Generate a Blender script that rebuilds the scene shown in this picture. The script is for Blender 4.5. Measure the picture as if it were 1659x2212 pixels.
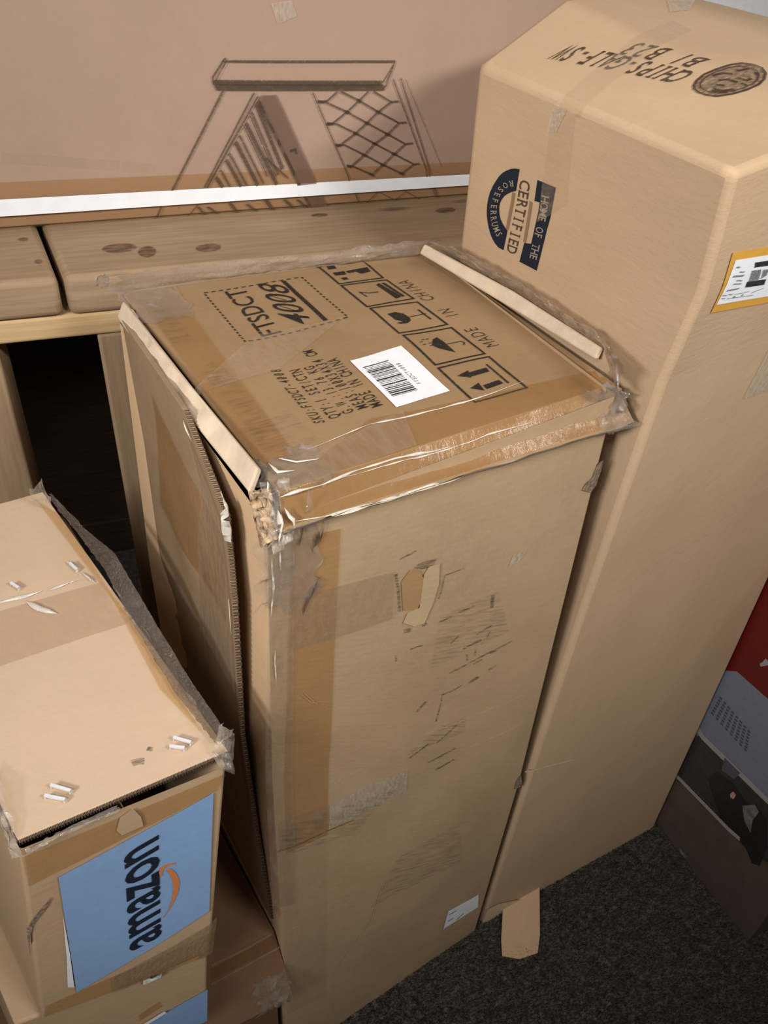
import bpy, bmesh, math, random
from mathutils import Vector, Matrix, Euler, noise
random.seed(11)
HAVE_NOISE = True
scn = bpy.context.scene
col = scn.collection
for o in list(bpy.data.objects): bpy.data.objects.remove(o)

# ---------------------------------------------------------------- camera, light, exposure
CAM = [-0.3454534949007131,-0.5768785726096818,1.4034482608432313,0.8494102318699129,-0.05394719152373255,-0.5341532273169096,1963.8174570076778]
cd = bpy.data.cameras.new('camera'); cam = bpy.data.objects.new('camera', cd); col.objects.link(cam)
cam.location = CAM[:3]
cam.rotation_euler = CAM[3:6]
cd.sensor_fit = 'VERTICAL'; cd.sensor_height = 32.0; cd.lens = CAM[6] / 2212.0 * 32.0
cd.clip_start = 0.01
scn.camera = cam
scn.view_settings.view_transform = 'Standard'; scn.view_settings.look = 'None'
scn.view_settings.exposure = 0.22; scn.view_settings.gamma = 1.0
scn.view_settings.use_curve_mapping = False
w = bpy.data.worlds.new('world'); scn.world = w; w.use_nodes = True
w.node_tree.nodes['Background'].inputs[0].default_value = (1.0, 0.93, 0.84, 1)
w.node_tree.nodes['Background'].inputs[1].default_value = 0.04
def lamp(name, loc, target, size, power, color, spread):
    l = bpy.data.lights.new(name, 'AREA'); l.shape = 'RECTANGLE'; l.size, l.size_y = size; l.energy = power; l.color = color; l.spread = math.radians(spread)
    o = bpy.data.objects.new(name, l); col.objects.link(o); o.location = loc
    o.rotation_euler = (Vector(target) - Vector(loc)).to_track_quat('-Z', 'Y').to_euler()
lamp('front_ceiling_lamp', (0.24, -1.25, 2.02), (0.14, 0, 1.12), (0.45, 0.10), 3.7, (1.0, 0.96, 0.91), 80)
lamp('left_lamp', (-1.50, -0.75, 1.90), (0.1, 0, 1.15), (0.40, 0.18), 4.2, (1.0, 0.96, 0.91), 70)
lamp('near_left_fill', (-0.80, -0.75, 1.95), (-0.32, -0.05, 0.78), (0.30, 0.12), 1.15, (1.0, 0.96, 0.91), 80)  # added fill with no known source, brightens the stapled box's top
lamp('right_ceiling_lamp', (1.6, -0.85, 2.5), (0.1, 0.4, 1.15), (0.5, 0.14), 1.3, (1.0, 0.96, 0.91), 70)

# ---------------------------------------------------------------- faces
def V(a, b, f): return [a[i] + (b[i] - a[i]) * f for i in range(3)]
def nrm(v):
    l = math.sqrt(v[0]**2 + v[1]**2 + v[2]**2) or 1.0
    return [v[0]/l, v[1]/l, v[2]/l]
def crs(a, b): return [a[1]*b[2]-a[2]*b[1], a[2]*b[0]-a[0]*b[2], a[0]*b[1]-a[1]*b[0]]
def sub(a, b): return [a[0]-b[0], a[1]-b[1], a[2]-b[2]]
def ln(a): return math.sqrt(a[0]**2+a[1]**2+a[2]**2)
class Face:
    """a panel: rows of control points (t upward), each row runs along s; out = side of its outer normal"""
    def __init__(self, rows, amp=0.0, freq=7.0, seed=0.0, flip=False, dome=0.0):
        self.r, self.amp, self.freq, self.seed, self.flip, self.dome = rows, amp, freq, seed, flip, dome
        self.w = ln(sub(rows[0][-1], rows[0][0])); self.h = ln(sub(rows[-1][0], rows[0][0]))
    def base(self, s, t):
        m, n = len(self.r)-1, len(self.r[0])-1
        y = min(max(t, -0.2), 1.2)*m; x = s*n
        j = min(max(int(math.floor(y)), 0), m-1); i = min(max(int(math.floor(x)), 0), n-1)
        fy, fx = y-j, x-i
        return V(V(self.r[j][i], self.r[j][i+1], fx), V(self.r[j+1][i], self.r[j+1][i+1], fx), fy)
    def normal(self, s, t):
        e = 0.01
        a = sub(self.base(min(s+e, 1), t), self.base(max(s-e, 0), t)); b = sub(self.base(s, min(t+e, 1)), self.base(s, max(t-e, 0)))
        n = nrm(crs(a, b))
        return [-n[0], -n[1], -n[2]] if self.flip else n
    def at(self, s, t, off=0.0):
        p = self.base(s, t); n = self.normal(s, t); d = off
        m = max(0.0, min(1.0, 16*s*(1-s)*t*(1-t)*1.6)) if 0 <= s <= 1 and 0 <= t <= 1 else 0
        if self.amp and HAVE_NOISE:
            q = Vector((p[0]*self.freq+self.seed, p[1]*self.freq, p[2]*self.freq))
            d += self.amp*m*(noise.noise(q) + 0.4*noise.noise(q*2.7))
        if self.dome and 0 <= s <= 1 and 0 <= t <= 1: d += self.dome*math.sin(math.pi*s)*math.sin(math.pi*t)
        return [p[0]+n[0]*d, p[1]+n[1]*d, p[2]+n[2]*d]


# ---------------------------------------------------------------- materials
MATS = {}
def nt(name):
    m = bpy.data.materials.new(name); m.use_nodes = True; t = m.node_tree
    return m, t, t.nodes['Principled BSDF'], t.nodes['Material Output']
def N(t, kind, **k):
    n = t.nodes.new(kind)
    for a, b in k.items():
        if a.startswith('i_'): n.inputs[int(a[2:])].default_value = b
        else: setattr(n, a, b)
    return n
def ramp(t, fac, stops):
    r = N(t, 'ShaderNodeValToRGB'); e = r.color_ramp.elements
    while len(e) < len(stops): e.new(0.5)
    for q, (p, c) in zip(e, stops): q.position = p; q.color = c
    t.links.new(fac, r.inputs[0]); return r.outputs[0]
def mixc(t, f, a, b, mode='MIX'):
    m = N(t, 'ShaderNodeMix', data_type='RGBA', blend_type=mode)
    if isinstance(f, float): m.inputs[0].default_value = f
    else: t.links.new(f, m.inputs[0])
    for i, v in ((6, a), (7, b)):
        if isinstance(v, tuple): m.inputs[i].default_value = v
        else: t.links.new(v, m.inputs[i])
    return m.outputs[2]
def noise_tex(t, vec, scale, detail=4, rough=0.55, sc=None):
    if sc:
        mp = N(t, 'ShaderNodeMapping'); mp.inputs['Scale'].default_value = sc; t.links.new(vec, mp.inputs[0]); vec = mp.outputs[0]
    n = N(t, 'ShaderNodeTexNoise'); n.inputs['Scale'].default_value = scale; n.inputs['Detail'].default_value = detail; n.inputs['Roughness'].default_value = rough
    t.links.new(vec, n.inputs['Vector']); return n.outputs['Fac']
def cardboard(name, base, dark=0.72, rough=0.72, flute=0.5, spec=0.25, wear=0.25):
    m, t, b, out = nt(name)
    uv = N(t, 'ShaderNodeTexCoord').outputs['UV']
    big = noise_tex(t, uv, 9.0, 3); fib = noise_tex(t, uv, 420.0, 3, 0.7, (1, 0.35, 1)); mid = noise_tex(t, uv, 60.0, 5, 0.65)
    B = tuple(base) + (1,); Dk = tuple(x*dark for x in base) + (1,); Lt = tuple(min(1, x*1.12) for x in base) + (1,)
    c1 = ramp(t, big, [(0.3, Dk), (0.62, B)])
    c2 = mixc(t, fib, c1, B, 'MIX')
    f = ramp(t, mid, [(0.50, (0, 0, 0, 1)), (0.75, (wear, wear, wear, 1))])
    c3 = mixc(t, f, c2, Lt)
    t.links.new(c3, b.inputs['Base Color']); b.inputs['Roughness'].default_value = rough; b.inputs['Specular IOR Level'].default_value = spec
    mp = N(t, 'ShaderNodeMapping'); t.links.new(uv, mp.inputs[0])
    wv = N(t, 'ShaderNodeTexWave', wave_type='BANDS', bands_direction='Y'); wv.inputs['Scale'].default_value = 38.0; wv.inputs['Distortion'].default_value = 0.6
    t.links.new(mp.outputs[0], wv.inputs['Vector'])
    ad = N(t, 'ShaderNodeMath', operation='MULTIPLY_ADD'); t.links.new(wv.outputs['Fac'], ad.inputs[0]); ad.inputs[1].default_value = 0.10*flute; t.links.new(mid, ad.inputs[2])
    bp = N(t, 'ShaderNodeBump'); bp.inputs['Strength'].default_value = 0.30; bp.inputs['Distance'].default_value = 0.0015
    t.links.new(ad.outputs[0], bp.inputs['Height']); t.links.new(bp.outputs[0], b.inputs['Normal'])
    MATS[name] = m
def plain(name, base, rough=0.6, spec=0.3, var=0.12, scale=120.0, metal=0.0):
    m, t, b, out = nt(name)
    uv = N(t, 'ShaderNodeTexCoord').outputs['UV']
    n = noise_tex(t, uv, scale, 4)
    A = tuple(x*(1-var) for x in base) + (1,); B = tuple(min(1, x*(1+var)) for x in base) + (1,)
    t.links.new(ramp(t, n, [(0.3, A), (0.7, B)]), b.inputs['Base Color'])
    b.inputs['Roughness'].default_value = rough; b.inputs['Specular IOR Level'].default_value = spec; b.inputs['Metallic'].default_value = metal
    MATS[name] = m
def ink(name, base, cover=0.92, scale=500.0, lo=0.30, hi=0.45, stretch=None):
    """worn print: shows the board through where the noise is low"""
    m, t, b, out = nt(name)
    uv = N(t, 'ShaderNodeTexCoord').outputs['UV']
    n = noise_tex(t, uv, scale, 4, 0.65, stretch)
    f = ramp(t, n, [(lo, (0, 0, 0, 1)), (hi, (cover, cover, cover, 1))])
    b.inputs['Base Color'].default_value = tuple(base) + (1,); b.inputs['Roughness'].default_value = 0.6; b.inputs['Specular IOR Level'].default_value = 0.2
    tr = N(t, 'ShaderNodeBsdfTransparent'); mx = N(t, 'ShaderNodeMixShader')
    t.links.new(f, mx.inputs[0]); t.links.new(tr.outputs[0], mx.inputs[1]); t.links.new(b.outputs[0], mx.inputs[2]); t.links.new(mx.outputs[0], out.inputs[0])
    MATS[name] = m
def film(name, tint, haze, hazecol, rough=0.12, gloss=0.35, bump=0.5, bscale=(60, 10, 1), patch=False):
    """clear or tinted packing film: tinted see-through + milky haze + gloss"""
    m, t, b, out = nt(name)
    uv = N(t, 'ShaderNodeTexCoord').outputs['UV']
    n = noise_tex(t, uv, 14.0, 4, 0.6, bscale)
    tr = N(t, 'ShaderNodeBsdfTransparent'); tr.inputs[0].default_value = tuple(tint) + (1,)
    df = N(t, 'ShaderNodeBsdfDiffuse'); df.inputs[0].default_value = tuple(hazecol) + (1,)
    gl = N(t, 'ShaderNodeBsdfGlossy'); gl.inputs['Roughness'].default_value = rough; gl.inputs[0].default_value = (1, 1, 1, 1)
    m1 = N(t, 'ShaderNodeMixShader'); m2 = N(t, 'ShaderNodeMixShader')
    hz = ramp(t, n, [(0.25, (haze*0.35,)*3 + (1,)), (0.75, (min(1, haze*1.6),)*3 + (1,))])
    t.links.new(hz, m1.inputs[0]); t.links.new(tr.outputs[0], m1.inputs[1]); t.links.new(df.outputs[0], m1.inputs[2])
    fr = N(t, 'ShaderNodeLayerWeight'); fr.inputs[0].default_value = 0.5
    pw = N(t, 'ShaderNodeMath', operation='POWER'); t.links.new(fr.outputs['Facing'], pw.inputs[0]); pw.inputs[1].default_value = 4.0
    mu = N(t, 'ShaderNodeMath', operation='MULTIPLY_ADD'); t.links.new(pw.outputs[0], mu.inputs[0]); mu.inputs[1].default_value = gloss*0.6; mu.inputs[2].default_value = 0.035+0.07*gloss
    mu.use_clamp = True
    t.links.new(mu.outputs[0], m2.inputs[0]); t.links.new(m1.outputs[0], m2.inputs[1]); t.links.new(gl.outputs[0], m2.inputs[2])
    bp = N(t, 'ShaderNodeBump'); bp.inputs['Strength'].default_value = bump; bp.inputs['Distance'].default_value = 0.004
    t.links.new(n, bp.inputs['Height'])
    for q in (df, gl): t.links.new(bp.outputs[0], q.inputs['Normal'])
    t.links.new(m2.outputs[0], out.inputs[0]); MATS[name] = m
def wood(name, base, dark):
    m, t, b, out = nt(name)
    uv = N(t, 'ShaderNodeTexCoord').outputs['UV']
    g = noise_tex(t, uv, 30.0, 6, 0.6, (0.35, 5.0, 1)); g2 = noise_tex(t, uv, 8.0, 3, 0.5, (1, 2, 1))
    v = N(t, 'ShaderNodeTexVoronoi'); v.inputs['Scale'].default_value = 7.0
    mp = N(t, 'ShaderNodeMapping'); mp.inputs['Scale'].default_value = (0.8, 2.6, 1); t.links.new(uv, mp.inputs[0]); t.links.new(mp.outputs[0], v.inputs['Vector'])
    c = ramp(t, g, [(0.25, tuple(dark) + (1,)), (0.65, tuple(base) + (1,))])
    c = mixc(t, ramp(t, g2, [(0.35, (0.25,)*3 + (1,)), (0.6, (0, 0, 0, 1))]), c, tuple(x*0.8 for x in dark) + (1,))
    k = ramp(t, v.outputs['Distance'], [(0.05, (1, 1, 1, 1)), (0.16, (0, 0, 0, 1))])
    c = mixc(t, k, c, (0.10, 0.055, 0.03, 1))
    t.links.new(c, b.inputs['Base Color']); b.inputs['Roughness'].default_value = 0.7; b.inputs['Specular IOR Level'].default_value = 0.2
    bp = N(t, 'ShaderNodeBump'); bp.inputs['Strength'].default_value = 0.3; bp.inputs['Distance'].default_value = 0.002
    t.links.new(g, bp.inputs['Height']); t.links.new(bp.outputs[0], b.inputs['Normal']); MATS[name] = m
cardboard('kraft', (0.45, 0.310, 0.190), 0.86)
cardboard('kraft_fresh', (0.48, 0.335, 0.212), 0.88, wear=0.15, flute=0.15)
cardboard('kraft_old', (0.42, 0.292, 0.175), 0.76, wear=0.4)
cardboard('kraft_panel_shaded', (0.285, 0.195, 0.118), 0.74, wear=0.6)  # old kraft darkened: shadow from the stapled box is in the colour
cardboard('kraft_light', (0.59, 0.44, 0.31), 0.93, flute=0.2)
cardboard('kraft_pink', (0.37, 0.255, 0.192), 0.88, flute=0.1)
cardboard('kraft_lid', (0.295, 0.190, 0.100), 0.78)
cardboard('kraft_inner', (0.62, 0.43, 0.26), 0.90)
cardboard('kraft_cream', (0.62, 0.50, 0.37), 0.55, wear=0.7)
cardboard('kraft_dark', (0.17, 0.092, 0.052), 0.85)  # dark reddish brown board of the low box
cardboard('kraft_pale', (0.47, 0.345, 0.205), 0.85)
cardboard('kraft_amber', (0.37, 0.225, 0.110), 0.9, rough=0.5)
plain('torn_grey', (0.20, 0.15, 0.11), 0.9, 0.1, 0.6, 300)
plain('torn_tan', (0.40, 0.29, 0.19), 0.9, 0.1, 0.6, 200)
plain('flute_dark', (0.075, 0.05, 0.033), 0.9, 0.1, 0.7, 260)
plain('paper_white', (0.78, 0.80, 0.85), 0.45, 0.35, 0.03)
plain('paper_blue', (0.225, 0.36, 0.60), 0.5, 0.3, 0.04)
plain('paper_orange', (0.62, 0.33, 0.06), 0.5, 0.3, 0.05)
plain('paper_green', (0.62, 0.80, 0.70), 0.5, 0.3, 0.4, 200)
plain('strap_white', (0.80, 0.83, 0.88), 0.35, 0.4, 0.04, 40)
plain('steel', (0.70, 0.72, 0.76), 0.30, 0.8, 0.08, 100); plain('crease_low', (0.21, 0.12, 0.075), 0.8, 0.2, 0.15)
plain('tape_fold', (0.60, 0.55, 0.48), 0.10, 1.0, 0.15)
plain('crease_dark', (0.24, 0.15, 0.08), 0.9, 0.1, 0.3)
plain('crease_light', (0.56, 0.40, 0.26), 0.8, 0.2, 0.15)
plain('print_red', (0.11, 0.007, 0.006), 0.35, 0.4, 0.08); plain('print_greyblue', (0.15, 0.17, 0.22), 0.35, 0.4, 0.06)
plain('print_black', (0.030, 0.030, 0.032), 0.35, 0.4, 0.2); plain('print_dark', (0.016, 0.016, 0.017), 0.35, 0.4, 0.2)
plain('print_mid', (0.13, 0.13, 0.13), 0.4, 0.4, 0.5, 60); plain('print_white', (0.26, 0.26, 0.26), 0.4, 0.4, 0.05)
plain('print_violet', (0.075, 0.07, 0.10), 0.4, 0.4, 0.05); plain('print_pink', (0.45, 0.22, 0.20), 0.4, 0.4, 0.05); plain('print_text', (0.06, 0.07, 0.09), 0.4, 0.3, 0.05)
plain('print_brown', (0.085, 0.060, 0.050), 0.4, 0.35, 0.12, 30)
ink('ink_black', (0.022, 0.018, 0.016)); ink('ink_navy', (0.012, 0.017, 0.028), 0.97, 500, 0.22, 0.34)
ink('ink_brown', (0.06, 0.038, 0.025), 0.85); ink('ink_line', (0.07, 0.045, 0.03), 0.72); ink('ink_tan', (0.26, 0.16, 0.09), 0.75); ink('ink_pale', (0.42, 0.33, 0.24), 0.8, 500, 0.3, 0.5)
ink('ink_grey', (0.09, 0.09, 0.10), 0.85, 600, 0.35, 0.55); ink('ink_emblem', (0.12, 0.08, 0.055), 0.85, 130, 0.30, 0.70, (1, 3, 1))
ink('ink_wash', (0.16, 0.10, 0.07), 0.62, 300, 0.1, 0.3); ink('ink_orange', (0.62, 0.20, 0.06), 0.95, 300, 0.1, 0.25)
ink('ink_knot', (0.12, 0.065, 0.04), 0.75, 120, 0.30, 0.62, (0.5, 1.6, 1)); ink('ink_smudge', (0.055, 0.046, 0.038), 0.66, 260, 0.36, 0.66, (0.35, 1.6, 1)); ink('smudge_wide', (0.10, 0.08, 0.06), 0.36, 90, 0.45, 0.80, (0.4, 3.5, 1))
film('tape_amber', (0.94, 0.85, 0.71), 0.05, (0.55, 0.42, 0.28), 0.22, 0.25, 0.3, (10, 4, 1))
film('tape_haze', (0.96, 0.93, 0.89), 0.15, (0.55, 0.46, 0.36), 0.25, 0.25, 0.5, (9, 3, 1))
film('tape_grey', (0.90, 0.85, 0.77), 0.30, (0.40, 0.33, 0.24), 0.40, 0.15, 0.5, (20, 8, 1))
film('tape_white', (0.97, 0.96, 0.94), 0.30, (0.72, 0.64, 0.55), 0.30, 0.20, 0.5, (20, 8, 1))
film('tape_clear', (0.99, 0.975, 0.95), 0.10, (0.70, 0.58, 0.45), 0.28, 0.20, 0.3, (10, 4, 1))
film('film_edge', (0.80, 0.71, 0.62), 0.55, (0.17, 0.13, 0.10), 0.08, 0.8, 0.9, (40, 40, 1))
film('film_grey', (0.88, 0.82, 0.76), 0.42, (0.36, 0.30, 0.25), 0.08, 1.0, 1.0, (40, 25, 1))
film('film_crumple', (0.975, 0.955, 0.93), 0.20, (0.85, 0.76, 0.66), 0.07, 1.0, 1.0, (26, 9, 1))
wood('pine', (0.36, 0.255, 0.160), (0.27, 0.18, 0.105)); wood('pine_light', (0.62, 0.44, 0.24), (0.48, 0.32, 0.16)); wood('pine_gap_shade', (0.060, 0.036, 0.020), (0.035, 0.02, 0.012))  # the near-black pine has the crate gap's shade put into its colour

# ---------------------------------------------------------------- objects
ROOT = {}
OBJ = {}
def tag(o, label=None, cat=None, group=None, kind=None):
    for k, v in (('label', label), ('category', cat), ('group', group), ('kind', kind)):
        if v: o[k] = v
def thing(key, name, loc, label, cat, group=None):
    o = bpy.data.objects.new(name, None); o.empty_display_size = 0.1; col.objects.link(o); o.location = loc
    tag(o, label, cat, group); ROOT[key] = (o, Vector(loc)); return o
def mesh(name, verts, faces, mat, parent=None, uvs=None, smooth=True, key=None, label=None):
    """one mesh object; verts in world metres, re-based on the thing that carries it"""
    base = Vector((0, 0, 0)); po = None
    if parent: po, base = ROOT[parent]
    me = bpy.data.meshes.new(name)
    me.from_pydata([(v[0]-base[0], v[1]-base[1], v[2]-base[2]) for v in verts], [], faces)
    if uvs:
        l = me.uv_layers.new(name='UVMap')
        for lp in me.loops: l.data[lp.index].uv = uvs[lp.vertex_index]
    me.materials.append(MATS[mat])
    if smooth: me.shade_smooth()
    me.update()
    o = bpy.data.objects.new(name, me); col.objects.link(o)
    if po: o.parent = po
    if label: o['label'] = label
    if key: ROOT[key] = (o, base); OBJ[key] = o
    return o
def V2(a, b, c, e, x, y):
    l = (a[0]+(b[0]-a[0])*x, a[1]+(b[1]-a[1])*x); h = (e[0]+(c[0]-e[0])*x, e[1]+(c[1]-e[1])*x)
    return (l[0]+(h[0]-l[0])*y, l[1]+(h[1]-l[1])*y)
class MB:
    def __init__(s): s.v, s.f, s.u = [], [], []
    def grid(s, fn, nu, nv, uvfn=None, flip=False):
        b = len(s.v)
        for j in range(nv+1):
            for i in range(nu+1):
                s.v.append(fn(i/nu, j/nv)); s.u.append(uvfn(i/nu, j/nv) if uvfn else (i/nu, j/nv))
        for j in range(nv):
            for i in range(nu):
                q = [b+j*(nu+1)+i, b+j*(nu+1)+i+1, b+(j+1)*(nu+1)+i+1, b+(j+1)*(nu+1)+i]
                s.f.append(q[::-1] if flip else q)
    def face(s, F, nu, nv, off=0.0, flip=False):
        s.grid(lambda a, b: F.at(a, b, off), nu, nv, lambda a, b: (a*F.w, b*F.h), flip != F.flip)
    def slab(s, F, nu, nv, off, th):
        s.face(F, nu, nv, off); s.face(F, nu, nv, off-th, True)
        for e, n in ((lambda a: (a, 0.0), nu), (lambda a: (1.0, a), nv), (lambda a: (1-a, 1.0), nu), (lambda a: (0.0, 1-a), nv)):
            s.grid(lambda a, b: F.at(*e(a), off-th*(1-b)), n, 1, lambda a, b: (a*F.w, b*th))
    def box(s, P, u, v, n, uvs=1.0):
        """box from corner P along the three edge vectors"""
        P, u, v, n = Vector(P), Vector(u), Vector(v), Vector(n)
        for o, a, b in ((P, u, n), (P+u, v, n), (P+u+v, -u, n), (P+v, -v, n), (P+n, u, v), (P+v, u, -v)):
            k = len(s.v); A, B = a.length, b.length
            s.v += [o, o+a, o+a+b, o+b]
            s.u += [(k*.137, k*.071), (k*.137+A, k*.071), (k*.137+A, k*.071+B), (k*.137, k*.071+B)] if A >= B else [(k*.137, k*.071), (k*.137, k*.071+A), (k*.137+B, k*.071+A), (k*.137+B, k*.071)]
            s.f.append([k, k+1, k+2, k+3])
    def build(s, name, mat, parent=None, smooth=True, weld=True, bevel=0.0, **k):
        o = mesh(name, s.v, s.f, mat, parent, s.u, smooth, **k)
        bm = bmesh.new(); bm.from_mesh(o.data)
        if weld: bmesh.ops.remove_doubles(bm, verts=bm.verts, dist=0.0004)
        bmesh.ops.recalc_face_normals(bm, faces=bm.faces) if weld else None
        bm.to_mesh(o.data); bm.free()
        if bevel:
            b = o.modifiers.new('bevel', 'BEVEL'); b.width = bevel; b.segments = 3; b.limit_method = 'ANGLE'; b.angle_limit = math.radians(45)
        if weld and smooth:
            o.data.set_sharp_from_angle(angle=math.radians(38))
        return o
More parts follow.
